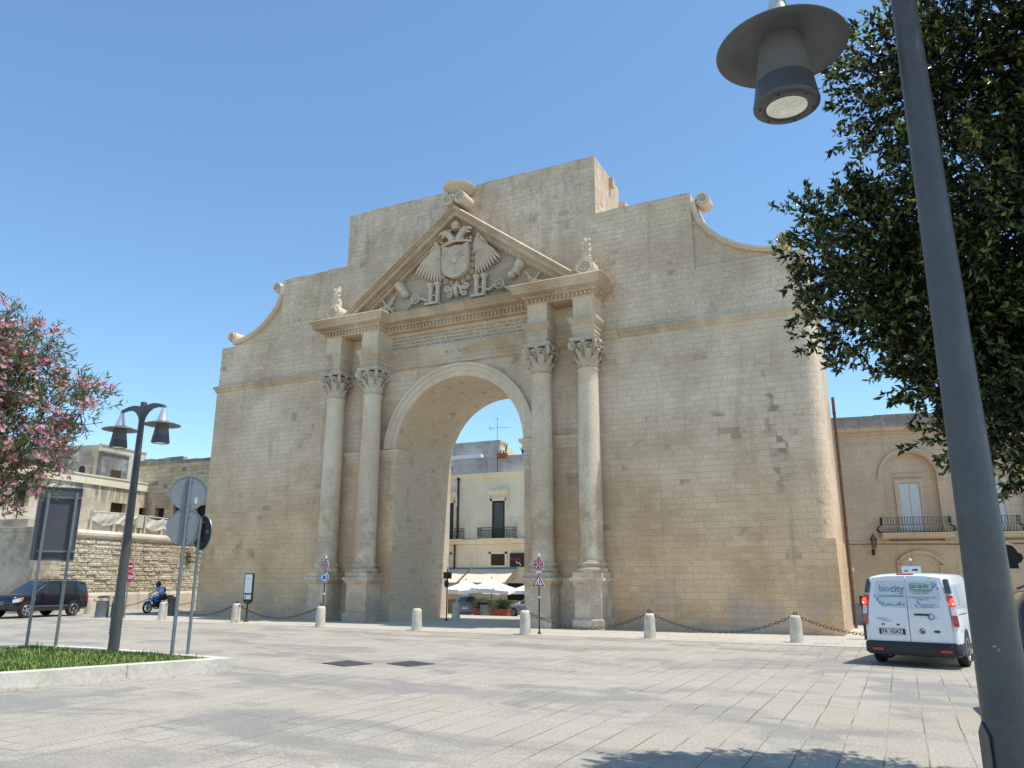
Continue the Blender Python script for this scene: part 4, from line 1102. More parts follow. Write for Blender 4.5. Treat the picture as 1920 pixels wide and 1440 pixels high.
# ---------------------------------------------------------------- vehicles (x forward, y left)
def lerp(a, b, t): return a+(b-a)*t
class Body:
    # stations: x, z bottom, z belt, z top, half width, half width at roof, tilt of the upper part
    def __init__(s, st): s.st = st
    def at(s, x):
        S = s.st
        if x <= S[0][0]: return S[0]
        for a, b in zip(S, S[1:]):
            if a[0] <= x <= b[0]:
                t = (x-a[0])/max(1e-6, b[0]-a[0]); return tuple(lerp(p, q, t) for p, q in zip(a, b))
        return S[-1]
    def prof(s, q):
        x, zb, zs, zr, wb, wr, tl = q
        return [(0,zb),(wb*.90,zb),(wb*.985,zb+.06),(wb,zb+.16),(wb*1.0,(zb+zs)/2+.05),(wb*.985,zs-.04),(wb*.965,zs),(lerp(wb*.965,wr,.5)+.012,lerp(zs,zr-.06,.5)),(wr,zr-.07),(wr-.04,zr-.025),(wr-.13,zr-.004),(wr*.5,zr+.012),(0,zr+.016)]
    def side(s, x, z):
        P = s.prof(s.at(x))
        for a, b in zip(P[2:9], P[3:10]):
            if a[1] <= z <= b[1]: return lerp(a[0], b[0], (z-a[1])/max(1e-6, b[1]-a[1]))
        return P[8][0]
    def mesh(s):
        m = MB(); V = []; n = 13
        for q in s.st:
            P = s.prof(q)
            full = [(y, z) for y, z in P] + [(-y, z) for y, z in P[-2:0:-1]]
            for y, z in full: V.append((q[0]+q[6]*max(0, z-q[2]), y, z))
        k = len(full); F = []
        for i in range(len(s.st)-1):
            for j in range(k): F.append((i*k+j, i*k+(j+1)%k, (i+1)*k+(j+1)%k, (i+1)*k+j))
        F.append(tuple(range(k))[::-1]); F.append(tuple(range((len(s.st)-1)*k, len(s.st)*k)))
        m.add(V, F, True); return m
    def panel(s, pts, sg, off=.006, n=6):
        # polygon in side view (list of top edge points, list of bottom edge points) laid on the flank
        m = MB(); top, bot = pts; V = []; F = []
        def samp(line, t):
            L = len(line)-1; i = min(int(t*L), L-1); u = t*L-i; return lerp(line[i][0], line[i+1][0], u), lerp(line[i][1], line[i+1][1], u)
        R_ = 8
        for i in range(R_+1):
            a, b = samp(top, i/R_), samp(bot, i/R_)
            for j in range(n+1):
                x, z = lerp(a[0], b[0], j/n), lerp(a[1], b[1], j/n)
                V.append((x, sg*(s.side(x, z)+off), z))
        for i in range(R_):
            for j in range(n): F.append((i*(n+1)+j, (i+1)*(n+1)+j, (i+1)*(n+1)+j+1, i*(n+1)+j+1))
        m.add(V, F, True); return m
def wheel(parent, x, y, sg, r, w=.2, spokes=5):
    W = bpy.data.objects.new('wheel', None); COL.objects.link(W); W.parent = parent; W.location = (x, y, r)
    RX = Matrix.Rotation(R(-90*sg), 4, 'X')                  # lathe axis z -> outward y
    m = MB(); m.M = RX; m.lathe([(r*.66,-w),(r*.93,-w),(r,-w+.03),(r,-.03),(r*.94,0),(r*.66,.0)], 28, caps=False); m.build('tyre', CM['tyre'], W)
    m = MB(); m.M = RX; m.lathe([(r*.67,-.02),(r*.62,0),(r*.60,-.03),(r*.58,-.07),(0,-.07)], 24, caps=False)
    m.build('rim_dish', CM['black'], W)
    m = MB(); m.M = RX; m.lathe([(r*.67,.002),(r*.66,.006),(r*.60,.002),(r*.59,-.02)], 28, caps=False); m.lathe([(r*.17,-.02),(r*.16,.0),(0,.004)], 14)
    for k in range(spokes):
        a = 2*math.pi*k/spokes; m.M = RX @ Matrix.Rotation(a, 4, 'Z')
        m.add([(r*.08,-r*.07,-.012),(r*.62,-r*.10,-.004),(r*.62,r*.10,-.004),(r*.08,r*.07,-.012),(r*.08,-r*.07,-.05),(r*.62,-r*.10,-.05),(r*.62,r*.10,-.05),(r*.08,r*.07,-.05)], [(0,1,2,3),(0,4,5,1),(3,2,6,7),(1,5,6,2)])
    m.build('rim', CM['rim'], W)
def arch(parent, body, x, sg, r, off=.004):
    m = MB(); V = []; n = 16
    for i in range(n+1):
        a = math.pi*i/n
        for k in (1.0, 1.16):
            xx, zz = x+r*k*math.cos(a), r*.98+r*k*math.sin(a)
            V.append((xx, sg*(body.side(xx, max(zz, .3))+off*(2 if k > 1.1 else 3)), zz))
    F = [(2*i, 2*i+1, 2*i+3, 2*i+2) for i in range(n)]
    m.add(V, F, True)
    V = [(x+r*1.03*math.cos(math.pi*i/n), sg*(body.side(x, .5)+off*.8), r*.98+r*1.03*math.sin(math.pi*i/n)) for i in range(n+1)]
    m.add(V+[(x+r*1.03, sg*(body.side(x,.4)+off*.8), .2),(x-r*1.03, sg*(body.side(x,.4)+off*.8), .2)][::1], [tuple(list(range(n+1))+[n+2,n+1])])
    m.build('wheel_arch', CM['black'], parent)
def sheet(pts, mat, name, parent):
    m = MB(); m.add(pts, [tuple(range(len(pts)))]); return m.build(name, mat, parent)

# --- dark off-road car at the left
S_ = thing('parked_car', 'dark navy five door off-road car cut by the left picture edge', 'car', (-18.2,-4.1,0), R(-90+8)); S_.scale = (.86,.86,.86)
b = Body([(-2.22,.50,.95,.99,.84,.80,0),(-2.17,.36,1.02,1.52,.90,.72,.08),(-2.06,.32,1.04,1.70,.935,.74,.08),(-1.5,.30,1.04,1.74,.95,.76,0),(-.4,.30,1.04,1.75,.95,.76,0),(.15,.30,1.04,1.71,.95,.75,0),(.55,.30,1.04,1.46,.95,.77,0),(.98,.30,1.03,1.17,.945,.82,0),(1.10,.30,1.02,1.11,.945,.86,0),(1.7,.32,1.0,1.08,.935,.86,0),(2.08,.36,.95,1.03,.91,.83,0),(2.2,.42,.82,.90,.86,.74,0),(2.25,.50,.66,.70,.78,.66,0)])
b.mesh().build('body', CM['navy'], S_, angle=50)
for sg in (-1,1):
    W_ = [('front_window',[(.70,1.17),(.18,1.60),(-.36,1.645)],[(.72,1.07),(.2,1.07),(-.36,1.07)]),('rear_window',[(-.46,1.645),(-.9,1.65),(-1.28,1.63)],[(-.46,1.07),(-.9,1.07),(-1.28,1.07)]),('quarter_window',[(-1.36,1.62),(-1.7,1.58),(-1.98,1.50)],[(-1.36,1.07),(-1.7,1.08),(-2.06,1.12)])]
    for nm, tp, bt in W_: b.panel((tp, bt), sg).build(nm, CM['carglass'], S_)
    b.panel(([(2.0,.58),(0,.50),(-2.1,.58)],[(2.0,.32),(0,.30),(-2.1,.34)]), sg, .006).build('sill_cladding', CM['black'], S_)
    b.panel(([(1.0,.56),(0,.55),(-.9,.56)],[(1.0,.515),(0,.505),(-.9,.515)]), sg, .012).build('side_strip', CM['galv'], S_)
    b.panel(([(1.12,.92),(.98,.92)],[(1.09,.80),(1.0,.80)]), sg, .012).build('side_vent', CM['silver'], S_)
    b.panel(([(2.14,.86),(1.9,.92),(1.62,.96)],[(2.14,.72),(1.9,.74),(1.68,.78)]), sg, .012).build('headlight', CM['clearl'], S_)
    b.panel(([(1.78,.92),(1.64,.95)],[(1.78,.78),(1.68,.79)]), sg, .02).build('indicator', CM['amber'], S_)
    b.panel(([(-2.0,1.12),(-2.17,1.10)],[(-2.0,.72),(-2.19,.70)]), sg, .012).build('tail_light', CM['tail'], S_)
    m = MB(); m.sphere((.62, sg*1.04, 1.13), (.07,.12,.09), 10, 6); m.tube([(.62,sg*.9,1.08),(.62,sg*.98,1.1)], .03, 5); m.build('wing_mirror', CM['navy'], S_)
    for x0 in (.78,-.42,-1.32):
        b.panel(([(x0,1.04),(x0-.012,1.04)],[(x0-.05,.56),(x0-.062,.56)]), sg, .004).build('door_gap', CM['black'], S_)
    for x0 in (-.25,-1.15): b.panel(([(x0,.95),(x0-.17,.95)],[(x0,.92),(x0-.17,.92)]), sg, .02).build('door_handle', CM['navy'], S_)
    for x in (1.36,-1.30): arch(S_, b, x, sg, .37); wheel(S_, x, sg*.955, sg, .36)
sheet([(1.02,-.74,1.135),(1.02,.74,1.135),(.20,.60,1.70),(.20,-.60,1.70)], CM['carglass'], 'windscreen', S_)
sheet([(-2.23,-.66,1.10),(-2.23,.66,1.10),(-2.10,.56,1.56),(-2.10,-.56,1.56)], CM['carglass'], 'tailgate_window', S_)
m = MB(); m.cbox((2.255,0,.74),(.03,1.0,.05)); m.cbox((2.255,0,.66),(.03,1.0,.04)); m.build('grille_bar', CM['galv'], S_)
m = MB(); m.cbox((2.25,0,.70),(.02,1.06,.16)); m.cbox((2.24,0,.48),(.06,1.5,.12)); m.build('grille', CM['black'], S_)
m = MB(); m.cbox((2.285,0,.56),(.02,.50,.11)); m.build('number_plate', CM['wsign'], S_)
for sg in (-1,1): m = MB(); m.tube([(-1.9,sg*.56,1.75),(-1.8,sg*.56,1.79),(-.1,sg*.56,1.80),(.1,sg*.56,1.75)], .018, 5); m.build('roof_rail', CM['black'], S_)

# --- white delivery van
V_ = thing('delivery_van', 'white delivery van seen from behind with blue lettering and lit brake lamps', 'van', (15.53,-6.45,0), R(90-11)); V_.scale = (.95,.90,.95)
XR = -2.16
b = Body([(XR,.30,.95,1.66,.84,.70,.12),(XR+.05,.28,.95,1.74,.895,.76,.12),(XR+.16,.26,.95,1.79,.92,.785,.10),(-1.2,.25,.95,1.83,.925,.79,0),(.2,.25,.95,1.83,.925,.78,0),(.6,.25,.97,1.79,.925,.77,0),(.95,.25,1.0,1.58,.92,.76,0),(1.4,.25,1.02,1.22,.91,.78,0),(1.55,.25,1.02,1.10,.90,.80,0),(2.0,.28,.92,.98,.87,.74,0),(2.22,.34,.74,.80,.80,.66,0)])
b.mesh().build('body', CM['white'], V_, angle=45)
rx = lambda z: XR-.012+.12*max(0, z-.95)
def rear(pts, d=0): return [(rx(z)-d, -y, z) for y, z in pts]     # y counted to the right as seen from behind
tiltM = lambda y, z, d: Matrix.Translation((rx(z)-d, -y, z)) @ Matrix.Rotation(R(-90), 4, 'Z') @ Matrix.Rotation(R(90-(6.8 if z > .95 else 0)), 4, 'X')
for sg in (-1,1):
    D = MB()
    o1 = [(sg*.008,.47),(sg*.80,.47),(sg*.805,.95)]; o2 = [(sg*.805,.95),(sg*.76,1.30),(sg*.68,1.74),(sg*.40,1.775),(sg*.008,1.785)]
    D.add(rear([(sg*.008,.47),(sg*.80,.47),(sg*.805,.95),(sg*.008,.95)], .012)+rear([(sg*.805,.95),(sg*.76,1.30),(sg*.68,1.74),(sg*.40,1.775),(sg*.008,1.785),(sg*.008,.95)], .012), [(0,1,2,3),(4,5,6,7,8,9)])
    edge = rear([(sg*.008,.47),(sg*.80,.47),(sg*.805,.95),(sg*.76,1.30),(sg*.68,1.74),(sg*.40,1.775),(sg*.008,1.785)], .012)
    inn = [(x+.05, y, z) for x, y, z in edge]; n = len(edge)
    D.add(edge+inn, [(i, (i+1)%n, n+(i+1)%n, n+i) for i in range(n)])
    d = D.build('rear_door', CM['white'], V_)
    wp = [(sg*.02,1.68),(sg*.62,1.68),(sg*.68,1.36),(sg*.50,1.16),(sg*.02,1.15)]
    sheet(rear(wp, .018), CM['vpanel'], 'window_film', d)
    m = MB(); m.tube(rear([(sg*.62,1.685),(sg*.685,1.355),(sg*.505,1.15),(sg*.02,1.135)], .016), .012, 5); m.build('window_surround', CM['white'], d)
    # lamps up the corner
    m = MB(); q = [(sg*.80,1.66),(sg*.90,1.40),(sg*.955,1.18),(sg*.955,.92),(sg*.90,.80),(sg*.83,.84),(sg*.82,1.20),(sg*.77,1.45)]
    def lampseg(nm, mat, zs, proud=.02):
        pts = []
        L = {1.72:(.715,.795),1.44:(.765,.865),1.40:(.772,.872),1.18:(.815,.915),1.02:(.825,.93),.86:(.84,.935),.80:(.865,.925)}
        for z in zs: a, c = L[z]; pts.append((a, c, z))
        m = MB(); V = []; F = []
        for a, c, z in pts:
            V += [(rx(z)-proud, -sg*a, z), (rx(z)-proud*.5+.04, -sg*c, z), (rx(z)+.24, -sg*(b.side(rx(z)+.24, z)+.008), z)]
        for i in range(len(pts)-1):
            for j in (0,1): F.append((3*i+j, 3*i+j+1, 3*i+4+j, 3*i+3+j))
        m.add(V, F); return m.build(nm, mat, V_)
    lampseg('pillar_trim', CM['carglass'], (1.72,1.44)); lampseg('tail_light', CM['tail'], (1.40,1.18)); lampseg('reversing_light', CM['clearl'], (1.18,1.02)); lampseg('tail_light', CM['tail'], (1.02,.86,.80))
    m = MB(); m.sphere((rx(1.26)-.02,-sg*.865,1.27),(.03,.05,.075),10,6); m.build('brake_light', CM['brake'], V_)
    m = MB(); m.sphere((rx(1.24)-.045,-sg*.885,1.24),(.012,.022,.022),8,5); m.build('lamp_bulb', CM['indic'], V_)
    m = MB(); m.cbox((XR-.075,-sg*.66,.33),(.02,.22,.05)); m.build('reflector', CM['tail'], V_)
    b.panel(([(-.4,1.62),(-1.1,1.62),(-1.75,1.60)],[(-.4,1.14),(-1.1,1.14),(-1.75,1.14)]), sg, .004).build('side_film', CM['vpanel'], V_)
    for k in range(7): b.panel(([(-1.45,1.56-.055*k),(-1.2+.03*(k%3),1.56-.055*k)],[(-1.45,1.54-.055*k),(-1.2+.03*(k%3),1.54-.055*k)]), sg, .008, 1).build('side_lettering', CM['lblue'], V_)
    b.panel(([(-1.66,1.03),(-.6,1.03)],[(-1.66,1.015),(-.6,1.015)]), sg, .005).build('door_rail', CM['black'], V_)
    b.panel(([(2.0,.46),(0,.40),(-1.9,.46)],[(2.0,.27),(0,.26),(-1.9,.27)]), sg, .006).build('sill_trim', CM['black'], V_)
    b.panel(([(1.25,1.20),(.78,1.62),(.25,1.66)],[(1.3,1.06),(.8,1.06),(.25,1.06)]), sg, .006).build('cab_window', CM['carglass'], V_)
    for x in (1.32,-1.30): arch(V_, b, x, sg, .345); wheel(V_, x, sg*.925, sg, .33, .2, 7)
    m = MB(); m.sphere((1.02, sg*1.06, 1.17), (.08,.12,.12), 10, 6); m.tube([(1.05,sg*.9,1.1),(1.03,sg*1.0,1.13)], .03, 5); m.build('wing_mirror', CM['black'], V_)
sheet([(1.46,-.72,1.17),(1.46,.72,1.17),(.68,.66,1.77),(.68,-.66,1.77)], CM['carglass'], 'windscreen', V_)
bp = MB(); ring = [(XR+.45,-.955),(XR+.05,-.935),(XR-.06,-.80),(XR-.075,0),(XR-.06,.80),(XR+.05,.935),(XR+.45,.955)]
V, F = [], []
for x, y in ring:
    for k, z in ((.93,.22),(1.0,.27),(1.0,.44),(.96,.49)): V.append((XR+.5-(XR+.5-x)*k, y*k, z))
for i in range(6):
    for j in range(3): F.append((4*i+j, 4*i+j+1, 4*i+5+j, 4*i+4+j))
    F.append((4*i+3, 4*i+3+0, 4*i+7, 4*i+7)) if False else None
bp.add(V, [f for f in F if f], True); bp.box(XR-.05, XR+.3, -.86, .86, .24, .488); bp.build('rear_bumper', CM['black'], V_, angle=40)
m = MB(); m.box(XR+.2, XR+.9, -.35, .35, .20, .26); m.tube([(XR+.0,.45,.22),(XR+.4,.45,.24)], .035, 8); m.sphere((XR+.35,.55,.2),(.2,.12,.08),10,6); m.build('underbody', CM['black'], V_)
m = MB(); m.tube([(rx(1.79)+.02,y,1.815) for y in (-.17,-.08,.08,.17)], .018, 6); m.build('high_brake_light', CM['tail'], V_)
m = MB(); m.cbox((XR-.028,-.26,1.02),(.03,.28,.035)); m.build('door_handle', CM['black'], V_)
m = MB(); m.box(XR-.04,XR-.026,.09,.61,.62,.735); m.build('number_plate', CM['blue'], V_)
m = MB(); m.box(XR-.044,XR-.039,.145,.555,.628,.727); m.build('plate_field', CM['wsign'], V_)
text_mb('FA 162AZ', .105, CM['blk'], 'plate_lettering', V_, tiltM(-.35,.677,.034), .001, width=.38, bold=.003)
m = MB()
for y in (.52,.22): m.cbox((XR-.026,y,.815),(.012,.055,.03))
m.build('plate_lamp', CM['black'], V_)
m = MB(); m.M = Matrix.Translation((XR-.026,-.24,.70)) @ Matrix.Rotation(R(90),4,'Y'); m.tube([(.05*math.cos(q),.05*math.sin(q),0) for q in [2*math.pi*k/24 for k in range(24)]], .007, 5, True); m.build('round_badge', CM['blk'], V_)
m = MB(); m.M = Matrix.Translation((XR-.029,-.24,.70)); m.cbox((0,-.005,-.012),(.006,.05,.04)); m.cbox((0,.018,.015),(.006,.02,.03)); m.build('badge_emblem', CM['blk'], V_)
m = MB(); m.sphere((XR-.026,-.52,.70),(.006,.072,.030),20,8); m.build('oval_badge', CM['ltext'], V_)
m = MB(); m.sphere((XR-.030,-.52,.70),(.004,.055,.020),20,8); m.build('badge_field', CM['blue'], V_)
m = MB(); m.M = Matrix.Translation((rx(.99)-.028,-.44,.985)) @ Matrix.Rotation(R(90),4,'Y'); m.tube([(.056*math.cos(q),.056*math.sin(q),0) for q in [2*math.pi*k/24 for k in range(24)]], .007, 5, True); m.build('number_ring', CM['blue'], V_)
TX = [('3',.095,'ltext',.44,.985,None,0),('line',.03,'ltext',.57,.965,.07,0),('TRANSIT',.045,'ltext',-.57,.925,.24,0),('CONNECT',.04,'ltext',-.47,.885,.22,0),
 ('bio',.20,'lblue',-.47,1.525,.22,.004),('city',.20,'ltext',-.19,1.52,.31,.004),('s.r.l.',.045,'ltext',-.10,1.435,.12,0),('PULIZIE E DISINFESTAZIONI',.05,'ltext',-.32,1.375,.55,.001),
 ('800 628 876',.085,'lgreen',.30,1.565,.37,.002),('Via Carlo Alberto Dalla Chiesa',.045,'ltext',.30,1.475,.46,0),('Tel. 0832 628876',.042,'ltext',.30,1.435,.35,0),('Via Giuseppe Mazzini, 30/A',.045,'ltext',.33,1.355,.60,0),('73100 LECCE',.04,'ltext',.33,1.315,.26,0),
 ('www.biocitysrl.com',.042,'lblue',.47,1.215,.40,0),('info@biocitysrl.com',.042,'lblue',.47,1.175,.40,0)]
for tx, sz, mt, y, z, wd, bo in TX: text_mb(tx, sz, CM[mt], 'door_lettering', V_, tiltM(y*.93, z, .024), .001, width=None if wd is None else wd*.93, bold=bo)
m = MB(); pl = [(.08,1.605),(.10,1.625),(.50,1.625),(.52,1.605),(.52,1.52),(.50,1.505),(.10,1.505),(.08,1.52)]
m.tube(rear(pl, .022), .009, 4, True); m.build('number_frame', CM['lgreen'], V_)
m = MB(); random.seed(4)
for k in range(14):                                             # skyline and chequer graphics
    x = -.52+.034*k; h = random.choice((.02,.05,.08,.04,.06)); m.add(rear([(x,1.185),(x+.026,1.185),(x+.026,1.19+h),(x,1.19+h)], .022), [(0,1,2,3)])
for (bx, bz, fl) in ((-.66,1.38,1),(.18,1.30,-1),(.50,1.66,1)):
    for i in range(3):
        for j in range(4):
            if (i+j) % 2: continue
            x, z = bx+.035*i+.03*j*(.6 if fl > 0 else -.6)*1.0, bz-.036*j-.012*i*fl
            m.add(rear([(x,z),(x+.034,z-.01),(x+.034,z-.042),(x,z-.032)], .022), [(0,1,2,3)])
m.build('door_graphics', CM['lblue'], V_)

# --- cars beyond the arch
def sedan(name, lab, loc, rz, mat, sc, group):
    c = thing(name, lab, 'car', loc, rz, group); c.scale = (sc,)*3
    b = Body([(-2.12,.42,.80,.84,.74,.66,0),(-2.02,.30,.92,.97,.83,.72,0),(-1.55,.28,.94,1.03,.86,.74,0),(-1.25,.27,.94,1.14,.87,.66,0),(-.75,.26,.94,1.40,.87,.58,0),(-.1,.26,.94,1.46,.87,.58,0),(.45,.26,.94,1.36,.87,.58,0),(1.0,.26,.93,1.06,.86,.70,0),(1.15,.26,.92,.98,.86,.74,0),(1.8,.28,.80,.86,.82,.70,0),(2.1,.36,.64,.70,.72,.60,0)])
    b.mesh().build('body', mat, c, angle=50)
    for sg in (-1,1):
        b.panel(([(.85,1.08),(.42,1.31),(-.1,1.40)],[(.9,.97),(.4,.97),(-.1,.97)]), sg).build('front_window', CM['carglass'], c)
        b.panel(([(-.18,1.40),(-.7,1.34),(-1.2,1.12)],[(-.18,.97),(-.7,.97),(-1.3,1.0)]), sg).build('rear_window', CM['carglass'], c)
        b.panel(([(2.0,.74),(1.7,.84)],[(2.02,.60),(1.7,.68)]), sg, .012).build('headlight', CM['clearl'], c)
        b.panel(([(-1.86,.92),(-2.07,.86)],[(-1.86,.70),(-2.09,.66)]), sg, .012).build('tail_light', CM['tail'], c)
        m = MB(); m.cbox((-2.10,sg*.60,.78),(.05,.24,.18)); m.build('tail_light', CM['tail'], c)
        m = MB(); m.sphere((.72,sg*.96,1.0),(.06,.1,.07),8,5); m.build('wing_mirror', mat, c)
        for x in (1.32,-1.28): arch(c, b, x, sg, .32); wheel(c, x, sg*.872, sg, .31)
    sheet([(1.06,-.66,1.04),(1.06,.66,1.04),(.46,.52,1.375),(.46,-.52,1.375)], CM['carglass'], 'windscreen', c)
    sheet([(-1.52,-.62,1.06),(-1.52,.62,1.06),(-.78,.52,1.415),(-.78,-.52,1.415)], CM['carglass'], 'rear_screen', c)
    m = MB(); m.cbox((-2.145,0,.62),(.02,.46,.11)); m.build('number_plate', CM['wsign'], c)
    m = MB(); m.cbox((-2.09,0,.44),(.12,1.56,.20)); m.build('bumper', mat, c, bevel=.03)
    m = MB(); m.cbox((-2.14,0,.75),(.02,.5,.03)); m.build('chrome_strip', CM['silver'], c)
    return c
sedan('parked_car', 'blue grey saloon car seen from behind through the arch', (-9.35,17.6,-.59), R(90+24), CM['bluegrey'], .82, 'cars beyond the arch')
sedan('parked_car', 'silver car whose nose shows at the right edge of the archway', (-4.25,16.6,-.55), R(176), CM['silver'], .82, 'cars beyond the arch')
dk = copy_tree(S_); dk.location = (18.1,-13.9,0); dk.rotation_euler.z = R(4)
tag(dk, 'black car whose tail peeps out right of the near lamp post', 'car')

# ---------------------------------------------------------------- motorcycle and rider
K_ = thing('motorcycle', 'blue motorcycle with black wheels being ridden along the rusticated wall', 'motorcycle', (-16.9,1.0,0), R(-92)); K_.scale = (.84,)*3
def bike_wheel(x, r, w):
    W = bpy.data.objects.new('wheel', None); COL.objects.link(W); W.parent = K_; W.location = (x,0,r)
    RX = Matrix.Rotation(R(90), 4, 'X')
    m = MB(); m.M = RX; m.lathe([(r*.74,-w*.7),(r*.92,-w),(r,-w*.4),(r,w*.4),(r*.92,w),(r*.74,w*.7)], 28, caps=False); m.build('tyre', CM['tyre'], W)
    m = MB(); m.M = RX; m.lathe([(r*.75,-w*.6),(r*.68,-w*.5),(r*.68,w*.5),(r*.75,w*.6)], 28, caps=False); m.lathe([(r*.16,-w),(r*.16,w)], 12)
    for k in range(6): m.M = RX @ Matrix.Rotation(R(60*k),4,'Z'); m.cbox((r*.42,0,0),(r*.56,.035,.03))
    m.build('rim', CM['rim'], W)
    m = MB(); m.M = RX; m.lathe([(r*.46,-w*.85),(r*.46,-w*.78),(r*.28,-w*.78)], 20, caps=False); m.build('brake_disc', CM['galv'], W)
bike_wheel(.72,.31,.06); bike_wheel(-.70,.31,.085)
m = MB()
for s in (-1,1): m.tube([(.72,s*.10,.31),(.56,s*.10,.72),(.48,s*.10,.94)], .028, 8)
m.build('front_fork', CM['galv'], K_)
m = MB(); m.tube([(.47,-.36,1.02),(.44,-.30,1.03),(.49,-.14,.99),(.49,.14,.99),(.44,.30,1.03),(.47,.36,1.02)], .016, 6); m.build('handlebar', CM['black'], K_)
m = MB()
for s in (-1,1): m.tube([(.46,s*.26,1.02),(.47,s*.30,1.15),(.45,s*.36,1.20)], .01, 5); m.sphere((.45,s*.38,1.21), (.02,.07,.04), 8, 5)
m.build('mirror', CM['black'], K_)
m = MB(); m.sphere((.66,0,.90), (.09,.10,.11), 12, 8); m.build('headlight', CM['clearl'], K_)
m = MB(); m.M = Matrix.Translation((.18,0,.82)); m.sphere((0,0,0), (.33,.15,.14), 16, 10); m.M = Matrix.Identity(4)
for s in (-1,1): m.prism([(.50,.86),(.30,.70),(.24,.58),(.42,.66)], s*.14, s*.17, 'y')
m.build('fuel_tank', CM['mblue'], K_)
m = MB(); m.tube([(1.0,0,.50),(.90,0,.60),(.72,0,.64),(.54,0,.60)], [.03,.055,.06,.04], 8); m.build('mudguard', CM['mblue'], K_)
m = MB(); m.tube([(-.05,0,.80),(-.35,0,.80),(-.62,0,.87),(-.92,0,.93)], [.11,.13,.10,.03], 8); m.build('seat', CM['black'], K_)
m = MB(); m.cbox((.10,0,.48),(.46,.26,.34)); m.tube([(.22,0,.62),(.40,0,.72)], .09, 8)
for s in (-1,1): m.tube([(-.70,s*.10,.31),(-.20,s*.10,.44)], .03, 6); m.tube([(.44,s*.05,.88),(-.18,s*.12,.58),(-.2,s*.12,.42)], .026, 6)
m.build('engine', CM['black'], K_, bevel=.03)
m = MB(); m.tube([(.30,-.12,.40),(.15,-.15,.24),(-.30,-.16,.27),(-.62,-.17,.42),(-.95,-.18,.52)], [.025,.03,.04,.055,.055], 8); m.build('exhaust', CM['galv'], K_)
m = MB(); m.cbox((-.92,0,.86),(.04,.14,.06)); m.build('tail_light', CM['tail'], K_)

def skin_mesh(name, verts, edges, radii, mat, parent, sub=1):
    me = bpy.data.meshes.new(name); me.from_pydata(verts, edges, []); me.update()
    o = bpy.data.objects.new(name, me); COL.objects.link(o)
    o.modifiers.new('skin', 'SKIN'); s = o.modifiers.new('sub', 'SUBSURF'); s.levels = sub; s.render_levels = sub
    for i, r in enumerate(radii):
        sv = me.skin_vertices[0].data[i]; sv.radius = (r, r) if not isinstance(r, tuple) else r; sv.use_root = (i == 0)
    bpy.context.view_layer.update()
    m2 = bpy.data.meshes.new_from_object(o.evaluated_get(bpy.context.evaluated_depsgraph_get()))
    bpy.data.objects.remove(o); bpy.data.meshes.remove(me)
    m2.name = name; m2.polygons.foreach_set('use_smooth', [True]*len(m2.polygons)); m2.materials.clear(); m2.materials.append(mat)
    r_ = bpy.data.objects.new(name, m2); COL.objects.link(r_); r_.parent = parent; return r_
P_ = thing('person', 'motorcycle rider in dark helmet, light blue shirt and dark trousers leaning to the handlebar', 'person', (-16.9,1.0,0), R(-92)); P_.scale = (.84,)*3
v = [(-.20,0,.93),(-.12,0,1.08),(-.02,0,1.24),(.06,0,1.36),(.10,0,1.44),(.15,0,1.55),(.17,0,1.64)]; e = [(i,i+1) for i in range(6)]; rd = [.15,.145,.16,.10,.055,.085,.07]
for s in (-1,1):
    k = len(v)
    v += [(.04,s*.19,1.34),(.20,s*.28,1.15),(.38,s*.31,1.06),(.44,s*.31,1.045)]; rd += [.062,.045,.034,.03]
    e += [(3,k),(k,k+1),(k+1,k+2),(k+2,k+3)]
    for f in range(4):                                  # fingers curled over the grip
        j = len(v); y = s*(.275+.022*f); L = (.9,1,.95,.8)[f]
        v += [(.475,y,1.05),(.475+.032*L,y,1.035),(.475+.022*L,y,1.005)]; rd += [.011,.010,.008]
        e += [(k+3,j),(j,j+1),(j+1,j+2)]
    j = len(v); v += [(.455,s*.27,1.025),(.475,s*.255,1.005)]; rd += [.012,.009]; e += [(k+3,j),(j,j+1)]
    k = len(v)
    v += [(-.14,s*.13,.90),(.26,s*.22,.76),(.02,s*.20,.40),(.13,s*.20,.34)]; rd += [.095,.065,.045,.035]
    e += [(0,k),(k,k+1),(k+1,k+2),(k+2,k+3)]
skin_mesh('body', v, e, rd, CM['skin'], P_)
v = [(-.20,0,.95),(-.12,0,1.08),(-.02,0,1.24),(.05,0,1.36)]; e = [(0,1),(1,2),(2,3)]; rd = [.17,.168,.18,.13]
for s in (-1,1):
    k = len(v); v += [(.04,s*.19,1.34),(.20,s*.28,1.15),(.37,s*.31,1.065)]; rd += [.085,.065,.05]; e += [(3,k),(k,k+1),(k+1,k+2)]
skin_mesh('shirt', v, e, rd, CM['shirt'], P_)
v = [(-.20,0,.92)]; e = []; rd = [.165]
for s in (-1,1):
    k = len(v); v += [(-.14,s*.13,.90),(.26,s*.22,.76),(.04,s*.20,.43)]; rd += [.115,.085,.06]; e += [(0,k),(k,k+1),(k+1,k+2)]
skin_mesh('trousers', v, e, rd, CM['jeans'], P_)
for s in (-1,1):
    m = MB(); m.tube([(-.03,s*.20,.37),(.06,s*.20,.35),(.17,s*.20,.335),(.21,s*.20,.33)], [.045,.055,.045,.03], 8); m.build('shoe', CM['black'], P_)
m = MB(); m.sphere((.155,0,1.585), (.155,.135,.15), 18, 12); m.tube([(.20,0,1.48),(.27,0,1.50)], .07, 8); h_ = m.build('helmet', CM['black'], P_)
m = MB(); m.sphere((.19,0,1.59), (.135,.118,.075), 16, 8); m.build('visor', CM['carglass'], h_)
m = MB(); m.sphere((-.24,0,1.20), (.09,.14,.20), 12, 8)
